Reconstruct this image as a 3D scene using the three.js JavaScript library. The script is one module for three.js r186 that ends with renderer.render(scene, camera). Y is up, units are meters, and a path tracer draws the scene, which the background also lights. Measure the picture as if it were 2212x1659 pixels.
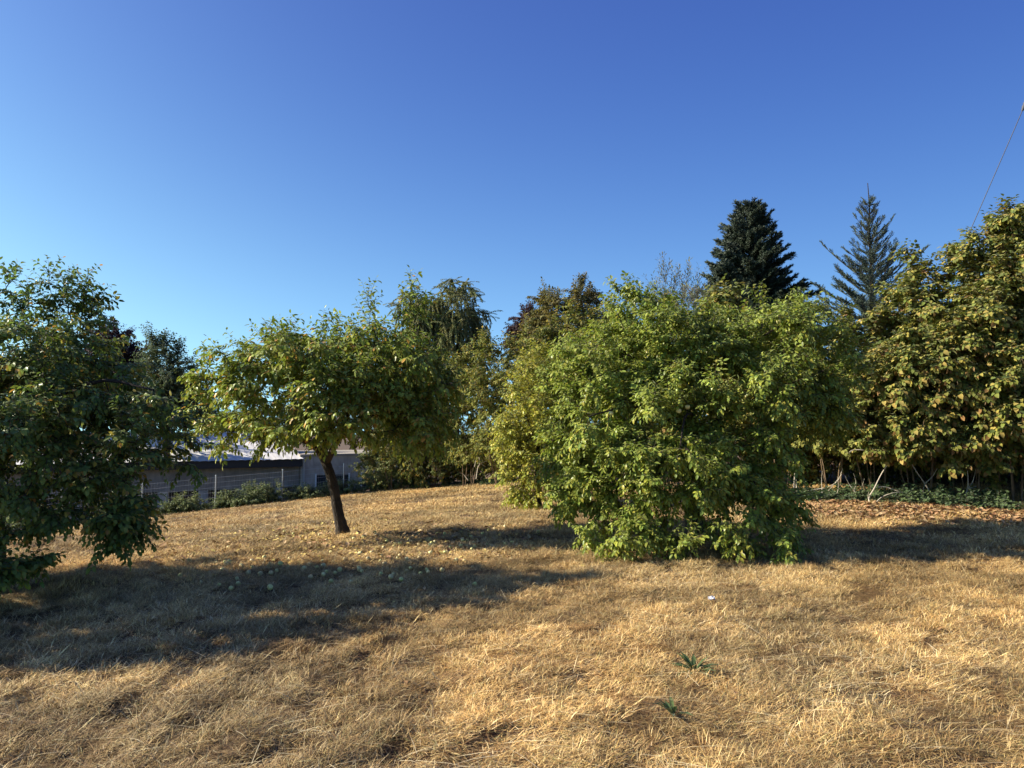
import * as THREE from 'three';
import { mergeGeometries } from 'three/addons/utils/BufferGeometryUtils.js';

// ---------------------------------------------------------------- camera
const PW = 2212, PH = 1659, F = 1528, HORIZON = 930, EYE = 1.6;   // the photograph's grid, focal length in its pixels
const PITCH = Math.atan((HORIZON - PH / 2) / F);
const scene = new THREE.Scene();
const camera = new THREE.PerspectiveCamera(2 * Math.atan(PH / 2 / F) * 180 / Math.PI, 4 / 3, 0.1, 3000);
camera.position.set(0, EYE, 0);
camera.rotation.x = PITCH;
scene.add(camera);

// ---------------------------------------------------------------- sun and sky
const SUN_EL = 29.5 * Math.PI / 180, SUN_BACK = 1 * Math.PI / 180;
const toSun = new THREE.Vector3(-Math.cos(SUN_EL) * Math.cos(SUN_BACK), Math.sin(SUN_EL), -Math.cos(SUN_EL) * Math.sin(SUN_BACK));
const EXPOSURE = 2.35;
const sun = new THREE.DirectionalLight(new THREE.Color(1, 0.905, 0.74), 4.95);
sun.position.copy(toSun).multiplyScalar(60);
sun.castShadow = true;
sun.shadow.mapSize.set(4096, 4096);
Object.assign(sun.shadow.camera, { left: -35, right: 35, top: 35, bottom: -35, near: 1, far: 140 });
scene.add(sun, sun.target);

// clear sky: a smooth formula of height above the horizon and angle from the sun
const clamp01 = (x) => Math.max(0, Math.min(1, x));
function clearSky(dir, out) {
  const el = Math.asin(clamp01(dir.y)), g = Math.acos(Math.max(-1, Math.min(1, dir.dot(toSun))));
  const P = [[0.042, 12, 9.8, 17], [0.080, 12, 11.8, 12.5], [0.292, 3.5, 20, 5.6]];
  for (let c = 0; c < 3; c++) {
    const [k, a, h, C] = P[c];
    out[c] = k * (1 + a * Math.exp(-el * 180 / Math.PI / h)) * (1 + C * (Math.exp(-3 * g) - Math.exp(-1.5 * Math.PI)));
  }
}
{
  const W = 1024, H = 512, data = new Float32Array(W * H * 4), d = new THREE.Vector3(), c = [0, 0, 0];
  for (let j = 0; j < H; j++) {
    const up = ((j + 0.5) / H - 0.5) * Math.PI;
    for (let i = 0; i < W; i++) {
      const a = ((i + 0.5) / W - 0.5) * 2 * Math.PI;
      d.set(Math.cos(a) * Math.cos(up), Math.sin(up), Math.sin(a) * Math.cos(up));
      clearSky(d, c);
      data.set([c[0] / EXPOSURE, c[1] / EXPOSURE, c[2] / EXPOSURE, 1], (j * W + i) * 4);
    }
  }
  const sky = new THREE.DataTexture(data, W, H, THREE.RGBAFormat, THREE.FloatType);
  sky.mapping = THREE.EquirectangularReflectionMapping;
  sky.magFilter = sky.minFilter = THREE.LinearFilter;
  sky.needsUpdate = true;
  scene.background = sky;
  scene.environment = sky;
}
const renderer = new THREE.WebGLRenderer({ antialias: true });
renderer.toneMapping = THREE.LinearToneMapping;
renderer.toneMappingExposure = EXPOSURE;
renderer.shadowMap.enabled = true;

// ---------------------------------------------------------------- helpers
function rng(seed) { let s = seed >>> 0; return () => { s = (s + 0x6D2B79F5) >>> 0; let t = s; t = Math.imul(t ^ (t >>> 15), t | 1); t ^= t + Math.imul(t ^ (t >>> 7), t | 61); return ((t ^ (t >>> 14)) >>> 0) / 4294967296; }; }
const V = (x = 0, y = 0, z = 0) => new THREE.Vector3(x, y, z);
const lerp = THREE.MathUtils.lerp, clamp = THREE.MathUtils.clamp;
const sstep = (a, b, x) => { const t = clamp((x - a) / (b - a), 0, 1); return t * t * (3 - 2 * t); };
const between = (r, a, b) => a + (b - a) * r();
function hash2(i, j) { let h = Math.imul(i | 0, 374761393) + Math.imul(j | 0, 668265263); h = Math.imul(h ^ (h >>> 13), 1274126177); return ((h ^ (h >>> 16)) >>> 0) / 4294967296; }
function vnoise(x, y) { const i = Math.floor(x), j = Math.floor(y), fx = x - i, fy = y - j, u = fx * fx * (3 - 2 * fx), v = fy * fy * (3 - 2 * fy); return lerp(lerp(hash2(i, j), hash2(i + 1, j), u), lerp(hash2(i, j + 1), hash2(i + 1, j + 1), u), v); }
function fbm(x, y, n = 4) { let s = 0, a = 0.5, f = 1; for (let k = 0; k < n; k++) { s += a * vnoise(x * f + k * 17.3, y * f - k * 9.1); a *= 0.5; f *= 2.03; } return s / (1 - Math.pow(0.5, n)); }
// the point at a given distance ahead that the photograph shows at (px, py)
function at(px, py, depth) {
  const x = (px - PW / 2) / F, y = -(py - PH / 2) / F, c = Math.cos(PITCH), s = Math.sin(PITCH);
  const dy = y * c + s, dz = y * s - c;
  const k = depth / -dz;
  return V(x * k, EYE + dy * k, -depth);
}
const metres = (px, depth) => px * depth / F;

// ---------------------------------------------------------------- terrain
function landform(x, d) {
  const xx = clamp(x, -45, 45), dd = clamp(d, 0, 45);
  return sstep(8, 20, dd) * (0.0889 * xx - 0.0228 * (dd - 10));
}
function relief(x, d) {
  if (d < -2 || d > 34 || Math.abs(x) > 26) return 0;
  const bump = (fbm(x * 2.1 + 3, d * 2.1, 3) - 0.5) * 0.11;
  const across = x * 0.966 - d * 0.259 + (fbm(x * 0.9, d * 0.9 + 40, 2) - 0.5) * 1.6;
  const w = sstep(1.5, -1.5, x) * sstep(9, 6.5, d) * 0.75 + 0.25;
  const rows = (Math.pow(0.5 + 0.5 * Math.sin(across * 2 * Math.PI / 0.62), 1.6) - 0.4) * 0.05 * w * (0.1 + fbm(x * 0.7 + 9, d * 0.7, 2));
  const lumps = (vnoise(x * 8 + 7, d * 8) - 0.5) * 0.04 * sstep(14, 9, d);
  return (bump + rows + lumps) * sstep(34, 24, d);
}
const groundY = (x, d) => landform(x, d) + relief(x, d);
function spot(px, py) {     // where the photograph's ray meets the ground
  let lo = 1.5, hi = 60;
  for (let k = 0; k < 50; k++) { const m = (lo + hi) / 2, p = at(px, py, m); if (p.y > groundY(p.x, m)) lo = m; else hi = m; }
  const p = at(px, py, lo); p.y = groundY(p.x, lo); return p;
}

// ---------------------------------------------------------------- textures and materials
function dataTexture(n, fn, srgb) {
  const a = new Uint8Array(n * n * 4), o = [0, 0, 0];
  for (let j = 0; j < n; j++) for (let i = 0; i < n; i++) { fn(i / n, j / n, o, i, j); a.set([clamp(o[0], 0, 1) * 255, clamp(o[1], 0, 1) * 255, clamp(o[2], 0, 1) * 255, 255], (j * n + i) * 4); }
  const t = new THREE.DataTexture(a, n, n); t.wrapS = t.wrapT = THREE.RepeatWrapping; t.magFilter = THREE.LinearFilter; t.minFilter = THREE.LinearMipmapLinearFilter; t.generateMipmaps = true;
  if (srgb) t.colorSpace = THREE.SRGBColorSpace; t.needsUpdate = true; return t;
}
function tile(x, y, p, n = 4) { let s = 0, a = 0.5, f = p; for (let k = 0; k < n; k++) { const i = Math.floor(x * f), j = Math.floor(y * f), fx = x * f - i, fy = y * f - j, u = fx * fx * (3 - 2 * fx), v = fy * fy * (3 - 2 * fy), h = (q, w) => hash2(((q % f) + f) % f + k * 131, ((w % f) + f) % f + k * 57); s += a * lerp(lerp(h(i, j), h(i + 1, j), u), lerp(h(i, j + 1), h(i + 1, j + 1), u), v); a *= 0.5; f *= 2; } return s / (1 - Math.pow(0.5, n)); }
const soilMap = dataTexture(512, (u, v, o) => { const a = tile(u, v, 8, 5), b = tile(u + 0.37, v + 0.11, 64, 2), k = 0.55 * a + 0.45 * b; o[0] = lerp(0.18, 0.44, k); o[1] = lerp(0.12, 0.325, k); o[2] = lerp(0.07, 0.19, k); }, true);
const soilBump = dataTexture(512, (u, v, o) => { o[0] = o[1] = o[2] = 0.5 * tile(u, v, 16, 4) + 0.5 * tile(u, v, 96, 2); });
const barkMap = dataTexture(256, (u, v, o) => { const a = tile(u, v * 0.5, 12, 4), b = tile(u + 0.2, v, 6, 3), k = 0.6 * a + 0.4 * b; o[0] = lerp(0.22, 0.46, k); o[1] = lerp(0.18, 0.39, k); o[2] = lerp(0.14, 0.31, k); }, true);
const barkBump = dataTexture(256, (u, v, o) => { o[0] = o[1] = o[2] = tile(u, v * 0.5, 16, 4); });
const concreteMap = dataTexture(256, (u, v, o) => { const k = 0.6 * tile(u, v, 5, 4) + 0.4 * tile(u * 1, v * 0.25, 32, 2); const c = lerp(0.42, 0.66, k); o[0] = c * 1.01; o[1] = c * 0.985; o[2] = c * 0.95; }, true);
const roofMap = dataTexture(256, (u, v, o) => { const k = tile(u, v, 6, 5); const c = lerp(0.72, 0.88, k); o[0] = c; o[1] = c * 0.985; o[2] = c * 0.96; }, true);

const M = {};
M.soil = new THREE.MeshStandardMaterial({ map: soilMap, bumpMap: soilBump, bumpScale: 0.02, roughness: 1 });
const leafMat = (extra = {}) => new THREE.MeshPhysicalMaterial({ vertexColors: true, roughness: 0.95, specularIntensity: 0.35, transmission: 0.38, thickness: 0, clearcoat: 0.4, clearcoatRoughness: 0.33, side: THREE.DoubleSide, ...extra });
M.leaf = leafMat();
M.hazel = leafMat({ transmission: 0.42, clearcoat: 0.12, clearcoatRoughness: 0.42 });
M.needle = new THREE.MeshStandardMaterial({ vertexColors: true, roughness: 0.65, side: THREE.DoubleSide });
M.straw = new THREE.MeshStandardMaterial({ vertexColors: true, roughness: 0.75, side: THREE.DoubleSide });
M.litter = new THREE.MeshStandardMaterial({ vertexColors: true, roughness: 0.85, side: THREE.DoubleSide });
M.bark = new THREE.MeshStandardMaterial({ map: barkMap, color: new THREE.Color(0.42, 0.41, 0.40), bumpMap: barkBump, bumpScale: 0.03, roughness: 0.95 });
M.barkPale = new THREE.MeshStandardMaterial({ map: barkMap, color: new THREE.Color(1.9, 1.8, 1.6), bumpMap: barkBump, bumpScale: 0.004, roughness: 0.9 });
M.birchBark = new THREE.MeshStandardMaterial({ color: new THREE.Color(0.5, 0.48, 0.44), map: barkMap, roughness: 0.8 });
M.deadwood = new THREE.MeshStandardMaterial({ color: new THREE.Color(0.42, 0.365, 0.28), bumpMap: barkBump, bumpScale: 0.003, roughness: 0.9 });
M.concrete = new THREE.MeshStandardMaterial({ map: concreteMap, color: new THREE.Color(1.05, 0.97, 0.84), roughness: 0.95 });
M.concretePale = new THREE.MeshStandardMaterial({ map: concreteMap, color: new THREE.Color(1.6, 1.5, 1.35), roughness: 0.9 });
M.roof = new THREE.MeshStandardMaterial({ map: roofMap, roughness: 0.8 });
M.fascia = new THREE.MeshStandardMaterial({ color: new THREE.Color(0.03, 0.028, 0.027), roughness: 0.8 });
M.darkGlass = new THREE.MeshStandardMaterial({ color: new THREE.Color(0.03, 0.035, 0.04), roughness: 0.12 });
M.frameWhite = new THREE.MeshStandardMaterial({ color: new THREE.Color(0.7, 0.7, 0.68), roughness: 0.5 });
M.zinc = new THREE.MeshStandardMaterial({ color: new THREE.Color(0.42, 0.43, 0.43), roughness: 0.45, metalness: 0.6 });
M.cable = new THREE.MeshStandardMaterial({ color: new THREE.Color(0.05, 0.05, 0.055), roughness: 0.6 });

// ---------------------------------------------------------------- object bookkeeping
const taken = new Map();
function numbered(name) { const n = taken.get(name) ?? 0; taken.set(name, n + 1); return n ? `${name}_${String(n).padStart(3, '0')}` : name; }
function tag(o, label, category, group, kind) { Object.assign(o.userData, { label, category }); if (group) o.userData.group = group; if (kind) o.userData.kind = kind; return o; }
function thing(name, label, category, p = V(), group) { const o = new THREE.Group(); o.name = numbered(name); o.position.copy(p); scene.add(o); return tag(o, label, category, group); }
function mesh(name, geo, mat, parent) { const m = new THREE.Mesh(geo, mat); m.name = parent === scene ? numbered(name) : name; m.castShadow = m.receiveShadow = true; parent.add(m); return m; }
function copies(name, geo, mat, list, parent) {
  const m = new THREE.InstancedMesh(geo, mat, list.length); m.name = name; m.castShadow = m.receiveShadow = true;
  list.forEach((e, k) => { m.setMatrixAt(k, e.m); if (e.c) m.setColorAt(k, e.c); });
  m.userData.kind = 'stuff'; parent.add(m); return m;
}
// growing buffers of triangles with vertex colours
class Buf {
  constructor() { this.p = []; this.c = []; this.i = []; }
  v(x, y, z, c) { this.p.push(x, y, z); this.c.push(c[0], c[1], c[2]); return this.p.length / 3 - 1; }
  t(a, b, c) { this.i.push(a, b, c); }
  geo() { const g = new THREE.BufferGeometry(); g.setAttribute('position', new THREE.Float32BufferAttribute(this.p, 3)); g.setAttribute('color', new THREE.Float32BufferAttribute(this.c, 3)); g.setIndex(this.i); g.computeVertexNormals(); return g; }
}
// a leaf: folded along its midrib and bent along its length
function addLeaf(b, base, dir, normal, len, wid, color, fold = 0.28, bend = 0.25, round = 0.5) {
  const d = dir.clone().normalize(), s = V().crossVectors(d, normal).normalize(), n = V().crossVectors(s, d).normalize();
  const P = (t, w) => { const y = -bend * t * t * len + Math.abs(w) * fold; return base.clone().addScaledVector(d, t * len * (1 - 0.15 * bend * t)).addScaledVector(s, w).addScaledVector(n, y); };
  const c2 = [color[0] * 0.9, color[1] * 0.92, color[2] * 0.9];
  const q = (t, w, c = color) => { const p = P(t, w); return b.v(p.x, p.y, p.z, c); };
  const w1 = wid * 0.5 * lerp(0.72, 0.95, round), w2 = wid * 0.5 * lerp(0.86, 0.82, round);
  const a = q(0, 0, c2), l1 = q(0.28, -w1), m1 = q(0.3, 0, c2), r1 = q(0.28, w1), l2 = q(0.66, -w2), m2 = q(0.68, 0, c2), r2 = q(0.66, w2), e = q(1, 0);
  b.t(a, m1, l1); b.t(a, r1, m1); b.t(l1, m1, l2); b.t(m1, m2, l2); b.t(m1, r1, m2); b.t(r1, r2, m2); b.t(l2, m2, e); b.t(m2, r2, e);
}
function addStick(b, p0, p1, r0, r1, color, sides = 3) {
  const d = p1.clone().sub(p0).normalize(), s = V().crossVectors(d, Math.abs(d.y) > 0.9 ? V(1, 0, 0) : V(0, 1, 0)).normalize(), n = V().crossVectors(s, d);
  const A = [], B = [];
  for (let k = 0; k < sides; k++) { const a = k / sides * 2 * Math.PI, o = s.clone().multiplyScalar(Math.cos(a)).addScaledVector(n, Math.sin(a)); const u = p0.clone().addScaledVector(o, r0), w = p1.clone().addScaledVector(o, r1); A.push(b.v(u.x, u.y, u.z, color)); B.push(b.v(w.x, w.y, w.z, color)); }
  for (let k = 0; k < sides; k++) { const j = (k + 1) % sides; b.t(A[k], A[j], B[j]); b.t(A[k], B[j], B[k]); }
}
// a twig with its leaves, heading +x at the given pitch; leaves turn their faces to the light
function sprig(r, o) {
  const b = new Buf(), { pitch, length, count, leaf, width, palette, round = 0.5, bend = 0.3, droop = 0.25, twig = [0.09, 0.06, 0.04] } = o;
  let p = V(), heading = 0, pt = pitch;
  const seg = 5, pts = [p.clone()], dirs = [];
  for (let k = 0; k < seg; k++) { heading += between(r, -0.25, 0.25); pt += between(r, -0.15, 0.15) - (o.sag ?? 0.05); const d = V(Math.cos(pt) * Math.cos(heading), Math.sin(pt), Math.cos(pt) * Math.sin(heading)); dirs.push(d); p = p.clone().addScaledVector(d, length / seg); pts.push(p.clone()); }
  for (let k = 0; k < seg; k++) addStick(b, pts[k], pts[k + 1], 0.0035 * (1 - k / 7), 0.0035 * (1 - (k + 1) / 7), twig, 3);
  for (let k = 0; k < count; k++) {
    const t = (k + 0.6 * r()) / count, f = Math.min(t * 1.02, 0.999) * seg, i = Math.floor(f), base = pts[i].clone().lerp(pts[i + 1], f - i), d = dirs[i];
    const a = k * 2.4 + between(r, -0.4, 0.4), s = V().crossVectors(d, V(0, 1, 0.001)).normalize(), n = V().crossVectors(s, d).normalize();
    const radial = s.clone().multiplyScalar(Math.cos(a)).addScaledVector(n, Math.sin(a) * (pitch > 0.8 ? 1 : 0.6));
    const spread = t > 0.9 ? 0.35 : between(r, 0.8, 1.5);
    const dir = d.clone().addScaledVector(radial, spread).add(V(between(r, -0.2, 0.2), between(r, -0.25, 0.15) - droop * 1.6, between(r, -0.2, 0.2))).normalize();
    const nrm = V(between(r, -0.55, 0.55), 1, between(r, -0.55, 0.55)).addScaledVector(d, 0.35).normalize();
    const k2 = between(r, 0.7, 1.12), c = palette(r);
    addLeaf(b, base.addScaledVector(dir, leaf * 0.22), dir, nrm, leaf * k2, width * k2, c, between(r, 0.1, 0.5), between(r, 0, 2 * bend), round);
  }
  return b.geo();
}
const mixc = (a, b, t) => [lerp(a[0], b[0], t), lerp(a[1], b[1], t), lerp(a[2], b[2], t)];
function palette(list) { return (r) => { let u = r(); for (const [w, c] of list) { if ((u -= w) <= 0) { const k = between(r, 0.75, 1.25); return [c[0] * k * between(r, 0.92, 1.08), c[1] * k, c[2] * k * between(r, 0.85, 1.15)]; } } return list[0][1]; }; }
const appleGreen = palette([[0.62, [0.219, 0.275, 0.037]], [0.25, [0.288, 0.331, 0.045]], [0.1, [0.338, 0.312, 0.044]], [0.03, [0.475, 0.275, 0.050]]]);
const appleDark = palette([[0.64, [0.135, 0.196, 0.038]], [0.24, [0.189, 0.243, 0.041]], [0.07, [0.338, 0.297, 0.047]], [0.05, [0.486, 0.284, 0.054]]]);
const appleBright = palette([[0.55, [0.217, 0.275, 0.037]], [0.33, [0.285, 0.326, 0.041]], [0.1, [0.367, 0.352, 0.046]], [0.02, [0.489, 0.282, 0.058]]]);
const yellowGreen = palette([[0.5, [0.33, 0.34, 0.04]], [0.35, [0.40, 0.37, 0.045]], [0.15, [0.21, 0.24, 0.03]]]);
const hazelYellow = palette([[0.40, [0.178, 0.201, 0.036]], [0.26, [0.297, 0.264, 0.047]], [0.11, [0.415, 0.328, 0.083]], [0.17, [0.119, 0.154, 0.031]], [0.06, [0.327, 0.180, 0.062]]]);
const hedgeGreen = palette([[0.42, [0.188, 0.206, 0.037]], [0.3, [0.263, 0.250, 0.044]], [0.16, [0.338, 0.275, 0.056]], [0.12, [0.112, 0.138, 0.031]]]);
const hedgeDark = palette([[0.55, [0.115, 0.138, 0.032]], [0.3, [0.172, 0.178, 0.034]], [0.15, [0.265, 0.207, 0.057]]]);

// a family of twigs for one kind of tree: rising, level and hanging ones
function twigSet(seed, o) {
  const r = rng(seed), make = (pitch, sag, n) => Array.from({ length: n }, () => sprig(r, { ...o, pitch, sag }));
  return { up: make(1.1, 0.0, 2), out: make(0.25, 0.06, 3), down: make(-0.55, 0.05, 2) };
}
const UPV = V(0, 1, 0);
function placeTwig(set, lists, r, p, dir, scale, tint) {
  const h = Math.atan2(-dir.z, dir.x) + between(r, -0.9, 0.9), e = dir.y + between(r, -0.25, 0.25), kind = e > 0.62 ? 'up' : e > -0.25 ? 'out' : 'down';
  const k = Math.floor(r() * set[kind].length), q = new THREE.Quaternion().setFromAxisAngle(UPV, h);
  q.premultiply(new THREE.Quaternion().setFromEuler(new THREE.Euler(between(r, -0.3, 0.3), 0, between(r, -0.3, 0.3))));
  const m = new THREE.Matrix4().compose(p, q, V(1, 1, 1).multiplyScalar(scale * between(r, 0.8, 1.2)));
  const key = kind + k; (lists[key] ??= { geo: set[kind][k], list: [] }).list.push({ m, c: tint(r) });
}
const plainTint = (r) => { const k = between(r, 0.8, 1.2); return new THREE.Color(k * between(r, 0.93, 1.1), k, k * between(r, 0.9, 1.1)); };

// ---------------------------------------------------------------- woody growth
// a tube along points with its own radius at each
function tube(pts, rad, sides = 6) {
  const P = [], N = [], U = [], I = []; let run = 0, s = null;
  for (let k = 0; k < pts.length; k++) {
    const d = pts[Math.min(k + 1, pts.length - 1)].clone().sub(pts[Math.max(k - 1, 0)]).normalize();
    if (!s) s = V().crossVectors(d, Math.abs(d.y) > 0.9 ? V(1, 0, 0) : V(0, 1, 0)).normalize(); else s = s.clone().addScaledVector(d, -s.dot(d)).normalize();
    const n = V().crossVectors(d, s);
    if (k) run += pts[k].distanceTo(pts[k - 1]);
    for (let j = 0; j <= sides; j++) { const a = j / sides * 2 * Math.PI, o = s.clone().multiplyScalar(Math.cos(a)).addScaledVector(n, Math.sin(a)); P.push(pts[k].x + o.x * rad[k], pts[k].y + o.y * rad[k], pts[k].z + o.z * rad[k]); N.push(o.x, o.y, o.z); U.push(j / sides * Math.max(1, Math.round(rad[0] * 12)), run * 1.5); }
  }
  for (let k = 0; k + 1 < pts.length; k++) for (let j = 0; j < sides; j++) { const a = k * (sides + 1) + j, b = a + sides + 1; I.push(a, a + 1, b, a + 1, b + 1, b); }
  const g = new THREE.BufferGeometry(); g.setAttribute('position', new THREE.Float32BufferAttribute(P, 3)); g.setAttribute('normal', new THREE.Float32BufferAttribute(N, 3)); g.setAttribute('uv', new THREE.Float32BufferAttribute(U, 2)); g.setIndex(I); return g;
}
function curvePts(list, n) { return new THREE.CatmullRomCurve3(list.map((p) => p.clone())).getPoints(n); }

// A tree: hand-laid trunk and limbs, then branches that reach for points spread through the crown's lobes.
// o: base (world), trunk [points], trunkRadius, limbs [[points]...], lobes [{c, r: V, w}], tips, twigs per tip, set, mat ...
function growTree(o) {
  const r = rng(o.seed), root = thing(o.name, o.label, o.category ?? 'tree', o.base, o.group);
  const loc = (p) => p.clone().sub(o.base);
  const nodes = [];   // {p, parent, limb, ends}
  const chains = [];  // {ids, limb}
  const add = (p, parent, limb) => { nodes.push({ p, parent, limb, load: 0 }); return nodes.length - 1; };
  const lay = (pts, limb, parent) => { const ids = parent == null ? [] : [parent]; let q = parent ?? -1; for (const p of pts) { q = add(p, q, limb); ids.push(q); } chains.push({ ids, limb, main: parent != null }); return ids; };
  const stems = [];
  o.trunks.forEach((t, k) => {
    const n = Math.max(6, Math.round(t.pts.length * 4)), ids = lay(curvePts(t.pts.map(loc), n), -1 - k, null);
    stems.push({ ids, t });
    for (const l of t.limbs ?? []) {
      const pts = curvePts(l.map(loc), 10); let best = ids[0], bd = 1e9;
      for (const i of ids) { const d = nodes[i].p.distanceTo(pts[0]); if (d < bd) { bd = d; best = i; } }
      lay(pts.slice(1), chains.length, best);
    }
  });
  const total = o.lobes.reduce((s, l) => s + (l.w ?? l.r.x * l.r.y * l.r.z), 0), wants = [];
  for (let k = 0; k < o.tips; k++) {
    let u = r() * total, l = o.lobes[0]; for (const q of o.lobes) { u -= q.w ?? q.r.x * q.r.y * q.r.z; if (u <= 0) { l = q; break; } }
    const z = between(r, -1, 1), a = r() * 2 * Math.PI, h = Math.sqrt(1 - z * z), rad = lerp(o.hollow ?? 0.35, 1, Math.pow(r(), 0.55)), c = loc(l.c);
    const p = V(c.x + h * Math.cos(a) * rad * l.r.x, c.y + z * rad * l.r.y, c.z + h * Math.sin(a) * rad * l.r.z);
    const floor = groundY(p.x + o.base.x, -(p.z + o.base.z)) - o.base.y + 0.12;
    if (p.y < floor) p.y = floor + r() * 0.15;
    wants.push({ p, l });
  }
  for (const s of o.shoots ?? []) for (const p of s) wants.push({ p: loc(p), l: { shoot: true, twigs: o.shootSet ? 3 : undefined, set: o.shootSet } });
  const start = nodes[nodes.length - 1].p, crownBase = nodes[stems[0].ids[stems[0].ids.length - 1]].p;
  wants.sort((a, b) => a.p.distanceTo(crownBase) - b.p.distanceTo(crownBase));
  const lists = {}, step = o.step ?? 0.22;
  for (const w of wants) {
    let best = 0, bd = 1e9;
    for (let i = 0; i < nodes.length; i++) {
      const n = nodes[i]; if (n.limb < 0 && n.p.y < (o.clear ?? 0.6)) continue;
      const dx = w.p.x - n.p.x, dy = w.p.y - n.p.y, dz = w.p.z - n.p.z; let d = Math.sqrt(dx * dx + dy * dy + dz * dz);
      if (n.parent >= 0) { const q = nodes[n.parent].p, ex = n.p.x - q.x, ey = n.p.y - q.y, ez = n.p.z - q.z, el = Math.hypot(ex, ey, ez) + 1e-6, cs = (dx * ex + dy * ey + dz * ez) / (el * d + 1e-6); d *= 1.25 - 0.25 * cs; }
      if (d < bd) { bd = d; best = i; }
    }
    const n0 = nodes[best], from = n0.p, L = from.distanceTo(w.p), n = Math.max(2, Math.ceil(L / step)), out = w.p.clone().sub(from);
    const prev = n0.parent >= 0 ? from.clone().sub(nodes[n0.parent].p).normalize() : UPV.clone();
    const mid = from.clone().addScaledVector(out, 0.45).addScaledVector(prev, L * 0.16).add(V(between(r, -0.12, 0.12) * L, between(r, -0.02, 0.2) * L * (o.arch ?? 1), between(r, -0.12, 0.12) * L));
    const limb = n0.limb < 0 ? chains.length : n0.limb; let q = best; const ids = [best];
    for (let k = 1; k <= n; k++) { const t = k / n, p = from.clone().multiplyScalar((1 - t) * (1 - t)).addScaledVector(mid, 2 * t * (1 - t)).addScaledVector(w.p, t * t); if (k < n) p.add(V(between(r, -1, 1), between(r, -1, 1), between(r, -1, 1)).multiplyScalar(0.03)); q = add(p, q, limb); ids.push(q); }
    chains.push({ ids, limb });
    const many = w.l.twigs ?? o.twigs;
    for (let k = 0; k < many; k++) {
      const f = w.l.shoot ? r() : Math.pow(r(), 0.42), i = clamp(Math.round(f * (ids.length - 1)), 1, ids.length - 1), a = nodes[ids[i]].p, dir = a.clone().sub(nodes[ids[i - 1]].p).normalize();
      const side = V(between(r, -1, 1), between(r, -0.7, 0.7), between(r, -1, 1)).multiplyScalar(0.75); dir.add(side).normalize();
      placeTwig(w.l.set ?? o.set, lists, r, a.clone(), dir, o.twigScale ?? 1, o.tint ?? plainTint);
    }
  }
  // thickness: what each piece carries
  for (let i = nodes.length - 1; i >= 0; i--) { const n = nodes[i]; n.w = Math.max(n.load, Math.pow(o.tipRadius ?? 0.004, 2.4)); if (n.parent >= 0) nodes[n.parent].load += n.w; }
  const top = o.trunks[0].radius, thick = (i) => Math.pow(nodes[i].w, 1 / 2.4);
  const byLimb = new Map();
  chains.forEach((c) => {
    if (c.limb < 0) return;
    const pts = c.ids.map((i) => nodes[i].p), own = c.ids.map(thick); own[0] = Math.min(own[0], own[1] * 1.25);
    const rad = own.map((x, i) => Math.min(Math.max(x, c.main ? top * lerp(0.66, 0.2, i / (own.length - 1)) * (o.limbBoost ?? 0.4) : 0), top * 0.66)), sides = rad[1] > 0.03 ? 7 : rad[1] > 0.012 ? 5 : 3;
    if (!byLimb.has(c.limb)) byLimb.set(c.limb, []); byLimb.get(c.limb).push(tube(pts, rad, sides));
  });
  stems.forEach(({ ids, t }) => {
    const n = ids.length, rad = ids.map((_, k) => { const f = k / (n - 1); return t.radius * lerp(1, t.taper ?? 0.7, f) * (1 + (t.flare ?? 0.5) * Math.exp(-f * 9)) * (1 + between(r, -0.05, 0.05)); });
    const pts = ids.map((i) => nodes[i].p); pts[0] = pts[0].clone().add(V(0, -0.12, 0));
    mesh('trunk', tube(pts, rad, t.radius > 0.06 ? 12 : 7), o.bark ?? M.bark, root);
  });
  // heavy limbs as parts of their own, the thin rest together
  const rest = [];
  for (const [limb, list] of byLimb) { const g = mergeGeometries(list); if (list.length > (o.limbMin ?? 12)) mesh('branch', g, o.bark ?? M.bark, root); else rest.push(g); }
  if (rest.length) mesh('twigs', mergeGeometries(rest), o.bark ?? M.bark, root).userData.kind = 'stuff';
  for (const { geo, list } of Object.values(lists)) copies('foliage', geo, o.mat ?? M.leaf, list, root);
  return { root, nodes };
}
const lobe = (px, py, depth, rx, ry, rz, w, extra = {}) => { const c = at(px, py, depth); return { c, r: V(metres(rx, depth), metres(ry, depth), rz), w, ...extra }; };

// ================================================================ THE SETTING
// ground: one sheet, fine where the photograph looks, coarse to the horizon
{
  const axis = (a, b, st, far) => { const out = []; for (let x = a; x <= b + 1e-6; x += st) out.push(x); let s = st; let lo = a, hi = b; while (hi < far) { s *= 1.35; hi += s; lo -= s; out.push(hi); out.unshift(lo); } return out; };
  const X = axis(-12, 12, 0.11, 900), D = axis(2, 22, 0.11, 900), P = [], U = [], I = [];
  for (const d of D) for (const x of X) { P.push(x, groundY(x, d), -d); U.push(x / 1.7, d / 1.7); }
  const w = X.length; for (let j = 0; j + 1 < D.length; j++) for (let i = 0; i + 1 < w; i++) { const a = j * w + i; I.push(a, a + 1, a + w, a + 1, a + w + 1, a + w); }
  const g = new THREE.BufferGeometry(); g.setAttribute('position', new THREE.Float32BufferAttribute(P, 3)); g.setAttribute('uv', new THREE.Float32BufferAttribute(U, 2)); g.setIndex(I); g.computeVertexNormals();
  const o = mesh('ground', g, M.soil, scene); tag(o, 'brown dry soil and thatch of the sloping meadow', 'ground', null, 'structure');
}
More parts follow.
